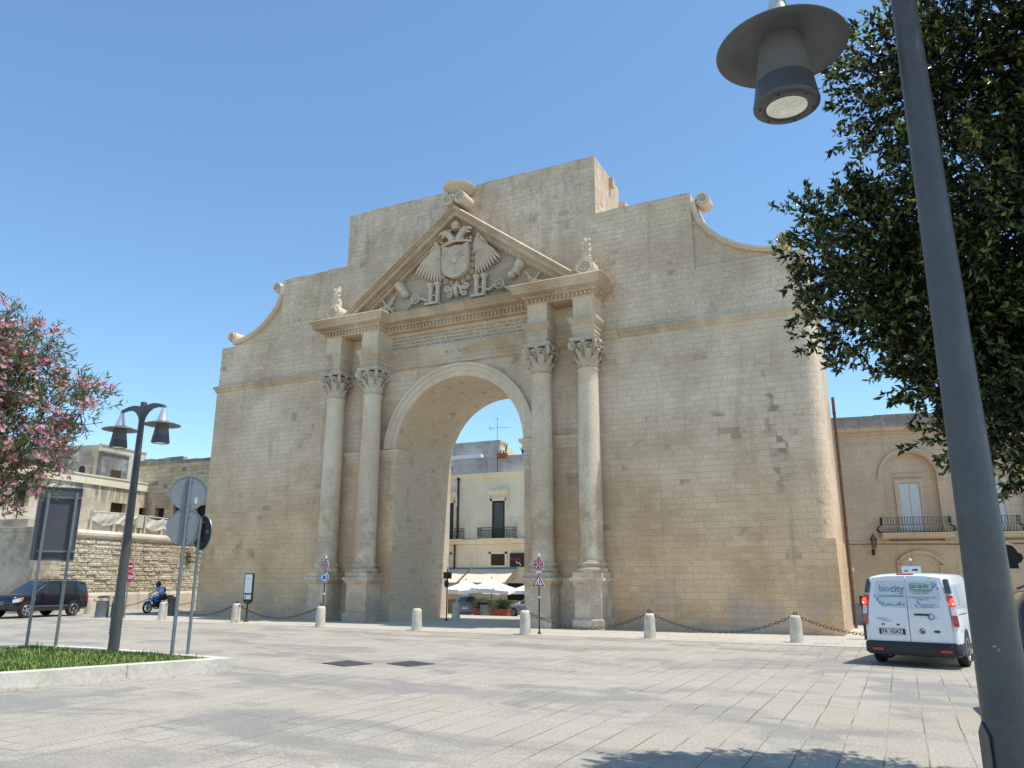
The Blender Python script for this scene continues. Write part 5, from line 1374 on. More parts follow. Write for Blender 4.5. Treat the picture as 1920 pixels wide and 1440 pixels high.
for s in (-1,1): m.tube([(-.20,s*.11,1.36),(0,s*.12,1.44),(.14,s*.13,1.28)], .025, 6)
m.build('backpack', CM['black'], P_)

# ---------------------------------------------------------------- town house to the right of the gate
H = thing('town_house', 'tan stone town house with white shutters, arched niche and bulging iron balconies', 'house', (13.2,8.5,0), R(9))
m = MB(); m.box(-6,16,.0,9,-1.5,3.06); m.build('ground_floor_wall', SM['pal2'], H)
m = MB()                                    # upper wall with two arched recesses cut right through its outer leaf
def arch_pts(c, r, zs, n=20, a0=0, a1=180): return [(c+r*math.cos(R(a0+(a1-a0)*i/n)), zs+r*math.sin(R(a0+(a1-a0)*i/n))) for i in range(n+1)]
outl = [(-6,3.06)]
for c in (2.62,5.55): outl += [(c-1.0,3.06)] + arch_pts(c,1.0,5.65)[::-1] + [(c+1.0,3.06)]
outl += [(16,3.06),(16,7.05),(-6,7.05)]
m.prism(outl, -.02, .22, 'y'); m.box(-6,16,.22,9,3.06,7.05); m.build('upper_wall', SM['pal'], H)
m = MB(); m.box(-6,16,.0,9,7.05,7.40); m.box(-6,16,-.04,.02,6.98,7.05); m.box(-6,16,-.06,.02,3.03,3.12); m.build('string_course', SM['pal'], H)
m = MB(); m.sweep([(0,7.38),(.08,7.40),(.10,7.48),(.28,7.54),(.30,7.62),(.34,7.66),(-.2,7.68),(-.2,7.38)], [(-6,0),(16,0)]); m.build('cornice', SM['pal2'], H)
m = MB(); x = -6
while x < 16: L = random.uniform(.5,.9); m.box(x, x+L-.006, -.02, .5, 7.66, 8.22+random.uniform(-.02,.03)); x += L
m.build('parapet', SM['paltop'], H)
m = MB(); m.box(-6,16,-.10,.0,-1.5,.62); m.frus(-6,16,-.10,.02,.62,.72,.05); m.build('plinth', SM['paltop'], H)
for c in (2.62,5.55):
    m = MB()
    for r0_, r1_, y in ((1.0,1.07,-.07),(1.07,1.15,-.12)):
        o1, o2 = arch_pts(c,r0_,5.65), arch_pts(c,r1_,5.65)
        for i in range(20): m.prism([o1[i],o1[i+1],o2[i+1],o2[i]], y, .0, 'y')
    for s in (-1,1): m.box(c+s*1.08-.10,c+s*1.08+.10,-.12,.0,5.55,5.66)
    m.build('niche_arch', SM['pal'], H)
    w0 = c-.03
    W = bpy.data.objects.new('balcony_door', None); COL.objects.link(W); W.parent = H
    m = MB(); m.box(w0-.52,w0-.38,.14,.24,3.45,5.42); m.box(w0+.38,w0+.52,.14,.24,3.45,5.42); m.box(w0-.52,w0+.52,.14,.24,5.42,5.58); m.box(w0-.56,w0+.56,.10,.24,5.70,5.76); m.build('door_frame', SM['pal'], W)
    for s in (-1,1):
        m = MB(); xa, xb = sorted((w0+s*.005, w0+s*.375)); m.box(xa,xb,.18,.215,3.45,5.41)
        m.box(xa+.03,xb-.03,.172,.18,3.55,4.3); m.box(xa+.03,xb-.03,.172,.18,4.4,5.32); m.build('shutter', CM['shutter'], W)
for (a, bb) in ((1.32,3.85),(4.35,6.18)):
    Bc = bpy.data.objects.new('balcony', None); COL.objects.link(Bc); Bc.parent = H
    m = MB(); m.sweep([(-.02,3.20),(.52,3.22),(.60,3.27),(.60,3.33),(.65,3.36),(.65,3.42),(-.02,3.42)], [(a,0),(bb,0)]); m.build('balcony_slab', SM['pal'], Bc, bevel=.01)
    m = MB(); pth = lambda t: [(0,3.44),(.10,3.47),(.17,3.55),(.13,3.66),(.01,3.73),(0,3.82),(0,4.02)]
    n = int((bb-a)/.105)
    for i in range(n+1):
        x = a+.05+(bb-a-.1)*i/n; m.tube([(x,-.55-p,z) for p, z in pth(0)], .011, 5)
    for sx, x in ((-1,a+.05),(1,bb-.05)):
        for k in range(5): y = -.52+.11*k; m.tube([(x+sx*p,y,z) for p, z in pth(0)], .011, 5)
    for z, p in ((4.02,0),(3.44,0),(3.73,.01)): m.tube([(a+.05,-.02,z),(a+.05,-.55-p,z),(bb-.05,-.55-p,z),(bb-.05,-.02,z)], .016, 5)
    m.build('railing', CM['iron'], Bc)
m = MB(); ow = [(5.32,2.02),(6.0,2.02),(6.0,2.22),(6.10,2.26),(6.22,2.42),(6.18,2.62),(6.06,2.68),(6.0,2.80),(5.88,2.95),(5.66,3.0),(5.44,2.95),(5.32,2.80),(5.26,2.68),(5.14,2.62),(5.10,2.42),(5.22,2.26),(5.32,2.22)]
m.prism(ow, -.025, .0, 'y'); W = m.build('shaped_window', CM['darkroom'], H)
m = MB(); m.tube([(p[0],-.03,p[1]) for p in ow], .05, 6, True); m.sphere((5.66,-.05,3.06),(.16,.05,.08),8,5); m.build('stone_surround', SM['pal'], W)
m = MB(); m.tube([(5.50,-.035,2.05),(5.50,-.035,2.9)], .012, 5); m.tube([(5.15,-.035,2.45),(6.15,-.035,2.45)], .012, 5); m.build('iron_bar', CM['iron'], W)
m = MB(); hood = arch_pts(2.62,1.0,1.62,16,35,145)
for i in range(16): a_, b_ = hood[i], hood[i+1]; m.prism([a_, b_, (b_[0],b_[1]+.13), (a_[0],a_[1]+.13)], -.14, .0, 'y')
m.box(1.80,1.95,-.08,0,-.3,2.2); m.box(3.29,3.44,-.08,0,-.3,2.2); m.build('doorway_hood', SM['pal2'], H)
m = MB(); m.prism([(1.95,-.3),(3.29,-.3),(3.29,2.15)]+arch_pts(2.62,.67,2.05,10,0,180)+[(1.95,2.15)], -.012, .0, 'y'); m.build('door', SM['pal2'], H)
m = MB(); m.box(-.02,.24,-.025,.0,1.97,2.10); m.build('street_plaque', CM['wsign'], H)
m = MB(); m.tube([(-6,-.03,3.0),(1.0,-.03,3.02),(4,-.03,2.98),(15,-.03,3.0)], .012, 4); m.build('wall_cable', CM['black'], H)
T = thing('wall_lantern', 'black iron lantern on a wall bracket left of the balcony', 'lantern', (13.2+1.0*math.cos(R(9)),8.5+1.0*math.sin(R(9))-.0,2.6), R(9))
m = MB(); m.tube([(0,0,.06),(0,-.12,-.02),(0,-.34,.0),(0,-.42,.12),(0,-.42,.24)], .016, 6); m.tube([(0,0,.2),(0,-.12,.16),(0,-.24,.02)], .012, 6); m.cbox((0,-.01,.1),(.1,.03,.24)); m.build('bracket', CM['iron'], T)
m = MB(); m.lathe([(.045,.24),(.065,.26),(.115,.56),(.115,.58)], 6, (0,-.42,0)); m.build('lantern_glass', CM['diff'], T)
m = MB(); m.lathe([(.15,.57),(.14,.60),(.06,.70),(.05,.76),(.015,.80),(0,.84)], 6, (0,-.42,0))
for k in range(6): a = R(60*k); m.tube([(.067*math.cos(a),-.42+.067*math.sin(a),.26),(.118*math.cos(a),-.42+.118*math.sin(a),.58)], .01, 4)
m.build('lantern_cap', CM['iron'], T)
tag((lambda o: o)(MB().box(-.09,.09,-.06,.06,0,.92).box(-.12,.12,-.09,.09,.92,1.18).box(-.08,.08,-.094,-.088,.97,1.13).build('parking_meter', CM['iron'], None, bevel=.01)), 'small dark box on a post, just left of the van', 'parking meter').location = (14.08,-1.2,0)

# ---------------------------------------------------------------- cafe building beyond the arch (front at y = 24)
Cb = thing('cafe_building', 'cream rendered building with iron balconies seen through the archway', 'building', (0,24,0))
m = MB(); m.box(-26,-2,0,9,-2,4.05); m.box(-26,-2,.02,9,4.38,8.85); m.build('wall', SM['cafe'], Cb)
m = MB(); m.sweep([(-.1,4.05),(.10,4.08),(.22,4.2),(.30,4.24),(.30,4.38),(-.1,4.40)], [(-26,0),(-2,0)]); m.build('balcony_band', SM['cafe'], Cb)
m = MB(); m.sweep([(-.1,8.82),(.06,8.84),(.16,8.98),(.30,9.04),(.30,9.16),(-.1,9.2)], [(-26,0),(-2,0)]); m.build('cornice', SM['cafe'], Cb)
m = MB(); m.box(-26,-10.75,.10,.4,9.17,10.30); m.box(-10.68,-2,.16,.4,9.17,10.42); m.box(-26,-10.7,.04,.46,10.30,10.38); m.build('parapet', SM['conc'], Cb)
m = MB(); m.prism([(-26,9.2),(-11.3,9.2),(-11.3,11.75),(-26,11.75)], 1.6, 3.0, 'y'); m.box(-26,-11.2,1.52,3.0,11.75,11.9); m.build('penthouse', SM['conc'], Cb)
m = MB(); m.add([(-11.29,1.62,9.2),(-11.29,8,9.2),(-11.29,8,10.6),(-11.29,1.62,11.85)], [(0,1,2,3)]); m.build('gable_side', SM['white'], Cb)
m = MB(); m.box(-15.6,-12.6,1.1,1.58,10.45,10.85); m.build('rolled_awning', CM['canvas'], Cb)
for c in (-10.5,-14.75,-18.9,-6.2):
    D = bpy.data.objects.new('balcony_door', None); COL.objects.link(D); D.parent = Cb
    m = MB(); m.box(c-.72,c-.52,-.05,.03,4.4,7.3); m.box(c+.52,c+.72,-.05,.03,4.4,7.3); m.box(c-.72,c+.72,-.05,.03,7.12,7.36); m.sweep([(-.02,7.5),(.1,7.55),(.22,7.75),(.28,7.78),(.28,7.88),(-.02,7.9)], [(c-.85,0),(c+.85,0)])
    for s in (-1,1): m.box(c+s*.78-.09,c+s*.78+.09,-.16,.0,6.8,7.55)
    m.build('door_surround', SM['cafe'], D)
    m = MB(); m.box(c-.52,c+.52,-.02,.03,4.4,7.12); m.build('door_frame', CM['black'], D)
    m = MB(); m.box(c-.36,c+.36,-.028,-.018,4.55,6.95); m.build('door_glass', CM['winglass'], D)
    K = bpy.data.objects.new('balcony', None); COL.objects.link(K); K.parent = Cb
    m = MB(); hw = 1.42
    n = 24
    for i in range(n+1): x = c-hw+2*hw*i/n; m.tube([(x,-.60,4.42),(x,-.60,5.18)], .014, 4)
    for s in (-1,1):
        for k in range(5): y = -.6+.14*k; m.tube([(c+s*hw,y,4.42),(c+s*hw,y,5.18)], .014, 4)
    for z in (4.44,4.98,5.18): m.tube([(c-hw,-.02,z),(c-hw,-.6,z),(c+hw,-.6,z),(c+hw,-.02,z)], .024, 4)
    for i in range(12):
        xx = c-hw+.12+2*(hw-.12)*i/11; m.tube([(xx+.09*math.cos(q),-.60,4.72+.16*math.sin(q)) for q in [2*math.pi*k/10 for k in range(10)]], .014, 4, True)
    m.build('railing', CM['iron'], K)
    m = MB(); m.box(c-hw-.05,c+hw+.05,-.66,.0,4.36,4.43); m.build('balcony_slab', SM['cafe'], K)
for (a_, b_) in ((-11.07,-9.96),(-15.4,-14.5)):
    m = MB(); m.box(a_-.18,b_+.18,-.05,.02,2.45,2.56); m.box(a_-.18,a_,-.05,.02,2.56,3.5); m.box(b_,b_+.18,-.05,.02,2.56,3.5); m.box(a_-.18,b_+.18,-.05,.02,3.36,3.5)
    W = m.build('window_surround', SM['cafe'], Cb); m = MB(); m.box(a_,b_,-.015,.02,2.56,3.36); m.build('window_opening', CM['brown'], W)
m = MB(); m.cyl((-13.85,-.08,0), .075, 4.4, 8.8, 8); m.cyl((-14.05,-.10,0), .07, 2.3, 4.05, 8); m.sphere((-13.85,-.1,8.85),(.14,.12,.12),8,5); m.build('downpipe', CM['black'], Cb)
m = MB(); m.box(-9.52,-8.45,-.14,-.0,2.46,3.40); S2 = m.build('shop_sign', CM['blk'], Cb)
m = MB(); m.tube([(-9.45,-.15,2.98),(-9.36,-.15,3.08),(-9.28,-.15,2.92),(-9.1,-.15,2.98),(-8.98,-.15,2.9),(-8.85,-.15,3.05),(-8.72,-.15,2.95),(-8.66,-.15,2.86)], .045, 5); m.build('red_script', CM['red'], S2)
m = MB(); m.tube([(-9.0,-.15,2.84),(-8.95,-.15,2.72),(-8.78,-.15,2.74),(-8.7,-.15,2.64),(-8.66,-.15,2.56)], .04, 5); m.build('white_script', CM['wsign'], S2)
m = MB(); m.box(-26,-2,-.06,0,-2,.2); m.build('plinth', SM['tan'], Cb)
m = MB(); m.box(-9.75,-8.3,-.03,.02,-1,1.35); m.build('shop_door', CM['darkroom'], Cb)
def antenna(name, lab, loc, h, sc, rz):
    t = thing(name, lab, 'aerial', loc, rz, 'roof aerials')
    m = MB(); m.tube([(0,0,0),(0,0,h)], .022*sc, 5); m.build('mast', CM['galv'], t)
    m = MB(); m.tube([(-.7*sc,0,h*.55),(1.1*sc,0,h*.55)], .014*sc, 4)
    for k in range(6): x = -.6*sc+.3*k*sc; m.tube([(x,-.25*sc,h*.55),(x,.25*sc,h*.55)], .009*sc, 4)
    for q in (-.55,-.45): m.tube([(q*sc,0,h*.55-.2*sc),(q*sc-.1*sc,0,h*.55+.22*sc)], .012*sc, 4)
    m.tube([(-.35*sc,0,h*.98),(.05*sc,0,h*.92)], .012*sc, 4); m.build('aerial_rods', CM['galv'], t)
antenna('roof_aerial', 'thin television aerial on the roof seen through the arch', (-11.6,25.8,11.85), 1.9, 1.0, R(8))
antenna('roof_aerial', 'thin television aerial on the roof left of the gate', (-26.3,13,9.3), 1.5, .6, R(30))
# awnings, parasols, pots of the cafe
for i, (a_, b_, o) in enumerate(((-15.4,-12.75,.0),(-12.55,-9.0,.04))):
    m = MB(); n = 10
    V = [(lerp(a_,b_,k/n)+ (0 if r else 0), -.06-2.0*t, 2.35-.98*t+.05*math.sin(k*1.3+i)*t*(1-t)*2) for t in (0,.25,.5,.75,1.0) for k in range(n+1) for r in (0,)]
    F = [(j*(n+1)+k, j*(n+1)+k+1, (j+1)*(n+1)+k+1, (j+1)*(n+1)+k) for j in range(4) for k in range(n)]
    m.add(V, F, True); V2 = [(x, y, z-.02) for x, y, z in V]; m.add(V2, [f[::-1] for f in F], True)
    t = thing('awning', ('sunlit cream awning at the left of the cafe front, partly behind the archway pier','long cream awning over the middle of the cafe front')[i], 'awning', (0,24,0), 0, 'cafe awnings')
    m.build('cloth', CM['awn'], t); m = MB()
    for x in (a_+.1, b_-.1): m.tube([(x,-.02,1.7),(x,-2.0,1.36)], .025, 5)
    m.tube([(a_,-2.06,1.36),(b_,-2.06,1.36)], .03, 6); m.tube([(a_,-.08,2.36),(b_,-.08,2.36)], .06, 6); m.build('awning_arm', CM['galv'], t)
def parasol(loc, hw, lab, rz, writing):
    t = thing('parasol', lab, 'parasol', loc, rz, 'white cafe parasols')
    m = MB(); ze, za = 1.50, 2.24; n = 8
    V = []; R_ = 6
    for j in range(R_+1):
        f_ = j/R_; 
        for k in range(4):
            a0, a1 = R(45+90*k), R(135+90*k)
            p0 = Vector((math.cos(a0), math.sin(a0)))*hw*1.41; p1 = Vector((math.cos(a1), math.sin(a1)))*hw*1.41
            for q in range(n): u = q/n; p = p0.lerp(p1, u)*f_; V.append((p.x, p.y, za-(za-ze)*(f_**.85)+.10*f_*math.sin(math.pi*u)*(1 if j < R_ else 1)-.16*f_*(1-f_)))
    c_ = 4*n
    F = [(j*c_+k, j*c_+(k+1)%c_, (j+1)*c_+(k+1)%c_, (j+1)*c_+k) for j in range(R_) for k in range(c_)]
    m.add(V, F, True); edge = V[-c_:]; m.add(edge+[(x*1.005, y*1.005, z-.20) for x, y, z in edge], [(k,(k+1)%c_,c_+(k+1)%c_,c_+k) for k in range(c_)], True)
    m.build('canopy', CM['canvas'], t, angle=25)
    m = MB(); m.cyl((0,0,0), .03, 0, 2.28, 8); m.sphere((0,0,2.30), .05, 8, 5); m.frus(-.3,.3,-.3,.3,0,.08,.02); m.build('pole', CM['galv'], t)
    m = MB()
    for s in ((1,1),(1,-1),(-1,1),(-1,-1)): m.tube([(0,0,2.12),(s[0]*hw*.98,s[1]*hw*.98,1.50)], .014, 4)
    m.build('rib', CM['galv'], t)
    if writing:
        m = MB(); random.seed(5); x = -.8
        while x < .75: L = random.uniform(.03,.09); m.box(x,x+L,-hw-.03,-hw-.015,1.52+.06,1.52+random.uniform(.13,.17)); x += L+.035
        m.build('valance_mark', CM['ltext'], t)
gz = lambda y: -.72*max(0, min(1, (y-6.5)/13.5))
parasol((-7.55,17.4,gz(17.4)), 1.6, 'white cafe parasol with the highest point, printed valance, nearest the planter', R(8), True)
parasol((-10.5,19.4,gz(19.4)), 1.6, 'white cafe parasol behind the blue grey car', R(-10), True)
parasol((-13.1,18.4,gz(18.4)), 1.5, 'white cafe parasol at the left jamb of the archway', R(12), False)
parasol((-5.1,18.6,gz(18.6)), 1.5, 'white cafe parasol at the right jamb of the archway', R(-6), False)
def leaves(N, sampler, L, W, mat, name, parent, seed=1, curl=.25, updir=.3):
    g = np.random.default_rng(seed)
    P = sampler(g, N); N = len(P)
    d = g.normal(size=(N,3)); d[:,2] = d[:,2]*.7+updir; d /= np.linalg.norm(d, axis=1)[:,None]
    r = g.normal(size=(N,3)); s = np.cross(d, r); s /= np.linalg.norm(s, axis=1)[:,None]; u = np.cross(s, d)
    l = (L*g.uniform(.65,1.15,N))[:,None]; w = (W*g.uniform(.7,1.15,N))[:,None]
    v = np.stack([P, P+d*l*.45+s*w*.5+u*w*.18, P+d*l-u*l*curl*.4, P+d*l*.45-s*w*.5+u*w*.18, P+d*l*.5-u*w*.05], 1).reshape(-1,3)
    return v, N
def leaf_object(v, N, mat, name, parent):
    me = bpy.data.meshes.new(name); me.vertices.add(N*5); me.vertices.foreach_set('co', v.astype(np.float32).ravel())
    b_ = np.arange(N)[:,None]*5
    tri = np.concatenate([b_+[0,1,4], b_+[1,2,4], b_+[2,3,4], b_+[3,0,4]], 1).reshape(-1)
    me.loops.add(len(tri)); me.loops.foreach_set('vertex_index', tri.astype(np.int32))
    me.polygons.add(N*4); me.polygons.foreach_set('loop_start', np.arange(N*4, dtype=np.int32)*3); me.polygons.foreach_set('loop_total', np.full(N*4, 3, dtype=np.int32))
    me.update(calc_edges=True); me.materials.append(mat)
    o = bpy.data.objects.new(name, me); COL.objects.link(o); o.parent = parent; return o
def leafmat(name, cols, rough=.4, trans=.25):
    k = NT(name); g = k.n('ShaderNodeNewGeometry'); r = k.n('ShaderNodeValToRGB'); k.l(g.outputs['Random Per Island'], r.inputs[0])
    cr_ = r.color_ramp; cr_.elements[0].color = (*cols[0],1); cr_.elements[1].color = (*cols[-1],1)
    for i, c in enumerate(cols[1:-1]): e_ = cr_.elements.new((i+1)/(len(cols)-1)); e_.color = (*c,1)
    k.l(r.outputs[0], k.b.inputs['Base Color']); k.b.inputs['Roughness'].default_value = rough
    tr = k.n('ShaderNodeBsdfTranslucent'); k.l(k.mix(1.0, r.outputs[0], (1.35,1.35,.8) if name == 'oak_leaf' else (1,1,1), 'MULTIPLY'), tr.inputs[0]); mx = k.n('ShaderNodeMixShader'); mx.inputs[0].default_value = trans
    k.l(k.b.outputs[0], mx.inputs[1]); k.l(tr.outputs[0], mx.inputs[2]); k.l(mx.outputs[0], k.out.inputs[0]); return k.m
LM_box = leafmat('box_leaf', [(.012,.035,.008),(.03,.07,.015),(.05,.10,.02)])
def potted(loc, w, lab, seed):
    t = thing('planter', lab, 'planter', loc, 0, 'planters in front of the cafe')
    m = MB(); m.frus(-w,w,-.25,.25,0,.40,-.03); m.box(-w-.05,w+.05,-.30,.30,.36,.42); m.build('tub', CM['terra'], t, bevel=.01)
    def smp(g, N): p = g.normal(size=(N,3))*[w*.6,.18,.16]+[0,0,.62]; return p
    v, N = leaves(2200, smp, .09, .04, LM_box, 'shrub', t, seed); leaf_object(v, N, LM_box, 'shrub', t)
    m = MB()
    for k in range(5): m.tube([(-w*.6+w*.3*k,0,.38),(-w*.6+w*.3*k+.05,0,.7)], .015, 5)
    m.build('stem', CM['bark'], t)
potted((-5.55,15,gz(15)), .38, 'terracotta planter with a clipped green shrub right of the dark bin', 2)
potted((-7.0,15.2,gz(15.2)), .42, 'shaded planter with a dark shrub between blue grey car and bin', 3)
t = thing('roof_planter', 'terracotta trough with cactus stems on the cafe parapet', 'planter', (-10.25,24.1,10.42))
m = MB(); m.frus(-.34,.34,-.14,.14,-.2,.16,-.03); m.build('trough', CM['terra'], t)
m = MB()
for x, h in ((-.2,.35),(.02,.25),(.25,.65)): m.tube([(x,0,.12),(x+.03,0,.12+h*.6),(x+.09,0,.12+h)], [.05,.06,.03], 6)
m.build('cactus', LM_box, t)
t = thing('roof_plant', 'spiky plant on the cafe roof terrace by the right jamb', 'plant', (-8.75,24.4,10.42))
m = MB()
for k in range(14): a = R(26*k); m.tube([(0,0,0),(.10*math.cos(a),.1*math.sin(a),.3),(.28*math.cos(a),.28*math.sin(a),.55+.05*(k%3))], [.03,.025,.004], 4)
m.build('leaf_rosette', LM_box, t)

# ---------------------------------------------------------------- old town edge at the left
A8 = R(98)
Wl = thing('bastion_wall', 'sunlit golden rusticated bastion wall running back to the gate', 'wall', (-22.1,3.14,-.13), A8); Wl.scale = (1.08,)*3
m = MB(); bt = lambda z: .16*(1-z/3.4)                         # slight batter; front is local -y (towards the square)
m.add([(-4.6,-bt(.95),.95),(8,-bt(.95),.95),(8,-bt(3.4),3.4),(-4.6,-bt(3.4),3.4),(-4.6,1.5,.95),(8,1.5,.95),(8,1.5,3.4),(-4.6,1.5,3.4)], [(0,1,2,3),(4,7,6,5),(3,2,6,7),(0,3,7,4),(1,5,6,2)])
random.seed(31)
z = .96; row = 0
while z < 3.38:                                               # rough faced courses standing proud of the joints
    h = min(random.uniform(.17,.23), 3.39-z); x = -4.6-random.uniform(0,.4)
    while x < 8:
        L = random.uniform(.35,1.05); p = random.uniform(.015,.085); x0, x1 = max(x,-4.6), min(x+L,8)
        if x1-x0 > .06:
            g0, g1 = random.uniform(.008,.02), random.uniform(.01,.03); y0, y1 = -bt(z), -bt(z+h); e = .02
            q0, q1, q2, q3 = (p*random.uniform(.6,1.3) for _ in range(4))
            m.add([(x0+g0,y0,z+g1),(x1-g0,y0,z+g1),(x1-g0,y1,z+h-g0),(x0+g0,y1,z+h-g0),(x0+g0+e,y0-q0,z+g1+e),(x1-g0-e,y0-q1,z+g1+e),(x1-g0-e,y1-q2,z+h-g0-e),(x0+g0+e,y1-q3,z+h-g0-e)],
                  [(4,5,6,7),(0,1,5,4),(1,2,6,5),(2,3,7,6),(3,0,4,7)])
        x += L
    z += h
m.build('rusticated_face', SM['rust'], Wl)
m = MB(); m.box(-4.6,8,-.24,1.5,-1,.82); m.frus(-4.6,8,-.24,1.5,.82,.95,.06); m.build('plinth', SM['white'], Wl)
m = MB(); m.sweep([(-.2,3.38),(.0,3.40),(.10,3.52),(.12,3.55),(.12,3.66),(.02,3.80),(-.6,3.86),(-.6,3.38)], [(-4.6,0),(8,0)]); m.build('coping', SM['white'], Wl)
m = MB(); x = -4.5
while x < 7.8: L = random.uniform(.5,1.0); m.box(x,x+L-.02,.35,.6,3.8,4.25+random.uniform(-.06,.1)); x += L
m.build('parapet', SM['white'], Wl)
Gp = [(-1.2,-.01),(1.9,-.02),(4.1,-.01)]
for i, (x, y) in enumerate(Gp[:2]):                               # tufts of weed in the joints
    t = thing('wall_weed', ('dry brownish weed hanging under the coping left of the lamp post','dark green weed hanging on the wall beside the round sign back')[i], 'weed', (0,0,0), 0, 'weeds growing on the bastion wall')
    w0 = Matrix.Translation((-19.35,1.0,0)) @ Matrix.Rotation(A8,4,'Z')
    c0 = w0 @ Vector(((-.25,4.0)[i], -.14, (3.1,2.75)[i])); c0 = Vector((15.1,-25.8,1.6))+(c0-Vector((15.1,-25.8,1.6)))*1.08
    def smp(g, N, c0=c0, i=i): return g.normal(size=(N,3))*[.05,.16,.26]+np.array([c0.x+.04,c0.y,c0.z])
    v, N = leaves(420, smp, .12, .02, LM_box, 'foliage', t, 40+i, updir=-.3); leaf_object(v, N, LM_box if i else leafmat('dry_weed', [(.12,.10,.04),(.2,.17,.07)]), 'foliage', t)
    m = MB(); m.tube([(c0.x-.05,c0.y,c0.z+.2),(c0.x+.05,c0.y,c0.z),(c0.x+.08,c0.y,c0.z-.3)], .012, 5); m.build('stem', CM['bark'], t)
# dust sheets draped on the railing
for i, (a_, b_, z0) in enumerate(((-2.4,.35,4.72),(1.05,4.6,4.66))):
    m = MB(); n, k = 40, 8; V = []
    for r in range(k+1):
        for q in range(n+1):
            u = q/n; s = abs(math.sin(u*math.pi*(2 if i == 0 else 3)))
            V.append((lerp(a_,b_,u), .18-.03*math.sin(u*17+r*.7+i+2*math.sin(u*9))*(.3+r/k)-.015*math.sin(u*43+r), z0-.10*s-(.42+.15*math.sin(u*5+i))*r/k))
    m.add(V, [(r*(n+1)+q, r*(n+1)+q+1, (r+1)*(n+1)+q+1, (r+1)*(n+1)+q) for r in range(k) for q in range(n)], True)
    t = thing('dust_sheet', ('crumpled white sheet on the terrace rail between sign back and lamp post','long white sheet sagging on the terrace rail right of the lamp post')[i], 'sheet', (-22.1,3.14,-.13), A8, 'white sheets draped over the bastion rail'); t.scale = (1.08,)*3
    m.build('cloth', CM['drap'], t)
R2 = thing('terrace_rail', 'low post and rail fence along the top of the bastion wall', 'railing', (-22.1,3.14,-.13), A8); R2.scale = (1.08,)*3
m = MB()
for x in (-2.4,-1.0,.4,.75,1.0,2.2,3.4,4.7,6.0): m.box(x-.05,x+.05,.20,.30,3.8,4.74)
m.build('post', SM['white'], R2); m = MB(); m.tube([(-2.4,.25,4.70),(.4,.25,4.74),(.75,.25,4.72),(6.0,.25,4.66)], .03, 5); m.box(.40,.80,.16,.34,4.1,4.74); m.build('rail', SM['white'], R2)
# grey plastered bastion at the picture edge
Gb = thing('plastered_bastion', 'grey stained plaster bastion wall cut by the left picture edge', 'wall')
m = MB(); P0 = [(-31,-4.6),(-21.3,-2.9),(-21.15,-1.3),(-23.5,-1.0),(-31,-1.0)]; P1 = [(-31,-4.3),(-20.85,-2.6),(-21.25,-1.25),(-23.5,-1.0),(-31,-1.0)]
V = [(x,y,-1) for x,y in P0]+[(x,y,3.72) for x,y in P1]; m.add(V[:], [(0,1,6,5),(5,6,7,8,9)]); m.build('plastered_face', SM['plast'], Gb)
m = MB(); m.add([V[1],V[2],V[7],V[6]], [(0,1,2,3)]); m.add([V[2],V[3],V[8],V[7]], [(0,1,2,3)]); m.build('buttress_face', SM['tan'], Gb)
m = MB(); pc = [(x-.0,y-.08) for x,y in P1]; m.prism(pc, 3.72, 3.95, 'z'); m.prism([(-30,-4.0),(-22.0,-2.7),(-22.0,-2.2),(-30,-3.5)], 3.95, 4.35, 'z'); m.build('coping', SM['plast'], Gb, bevel=.02)
# houses behind
Wh = thing('white_house', 'stained cream flat roofed house with dark square window holes', 'house', (-30.6,6.48,-.32), R(97)); Wh.scale = (1.2,)*3
m = MB(); m.box(-5.6,4.42,.30,6,0,6.42); wins = [(1.30,2.35,5.02,5.62),(3.30,4.0,4.72,5.50),(-4.4,-3.6,4.9,6.0)]
xs = sorted({-5.6,4.42,*[w[0] for w in wins],*[w[1] for w in wins]})
for a_, b_ in zip(xs, xs[1:]):
    hit = [w for w in wins if w[0] <= a_ and w[1] >= b_]
    if hit: m.box(a_,b_,0,.30,0,hit[0][2]); m.box(a_,b_,0,.30,hit[0][3],6.42)
    else: m.box(a_,b_,0,.30,0,6.42)
m.build('wall', SM['house'], Wh)
for w_ in wins:
    m = MB(); m.box(w_[0]-.02,w_[1]+.02,.285,.31,w_[2]-.02,w_[3]+.02); m.build('window', CM['brown'], Wh)
m = MB(); m.box(-5.7,4.52,-.08,6,6.42,6.86); m.box(-5.75,4.56,-.12,6,6.86,6.93); m.build('roof_edge', SM['cafe'], Wh)
Tw = thing('tan_building', 'old tan stone building with dark openings left of the gate', 'building', (-24,11,0))
m = MB(); m.box(-8.5,8,.30,6,0,9.3); wins = [(-6.2,-5.35,5.3,6.25),(-4.5,-3.7,5.4,6.45),(-2.5,-1.3,4.6,6.3)]
xs = sorted({-8.5,8,*[w[0] for w in wins],*[w[1] for w in wins]})
for a_, b_ in zip(xs, xs[1:]):
    hit = [w for w in wins if w[0] <= a_ and w[1] >= b_]
    if hit: m.box(a_,b_,0,.30,0,hit[0][2]); m.box(a_,b_,0,.30,hit[0][3],9.3)
    else: m.box(a_,b_,0,.30,0,9.3)
m.build('wall', SM['tan'], Tw)
for w_ in wins: m = MB(); m.box(w_[0]-.02,w_[1]+.02,.285,.31,w_[2]-.02,w_[3]+.02); m.build('window', CM['darkroom'], Tw)
m = MB(); x = -8.5
while x < 8: L = random.uniform(.5,.9); m.box(x,x+L-.01,-.04,.4,9.26,9.42+random.uniform(-.05,.05)+(.25 if x < -4.4 else 0)); x += L
m.build('roof_edge', SM['dark'], Tw)
Bh = thing('ruined_house', 'blackened roofless stone house rising behind the white house', 'house', (-37.8,12.8,-.48), R(97)); Bh.scale = (1.3,)*3
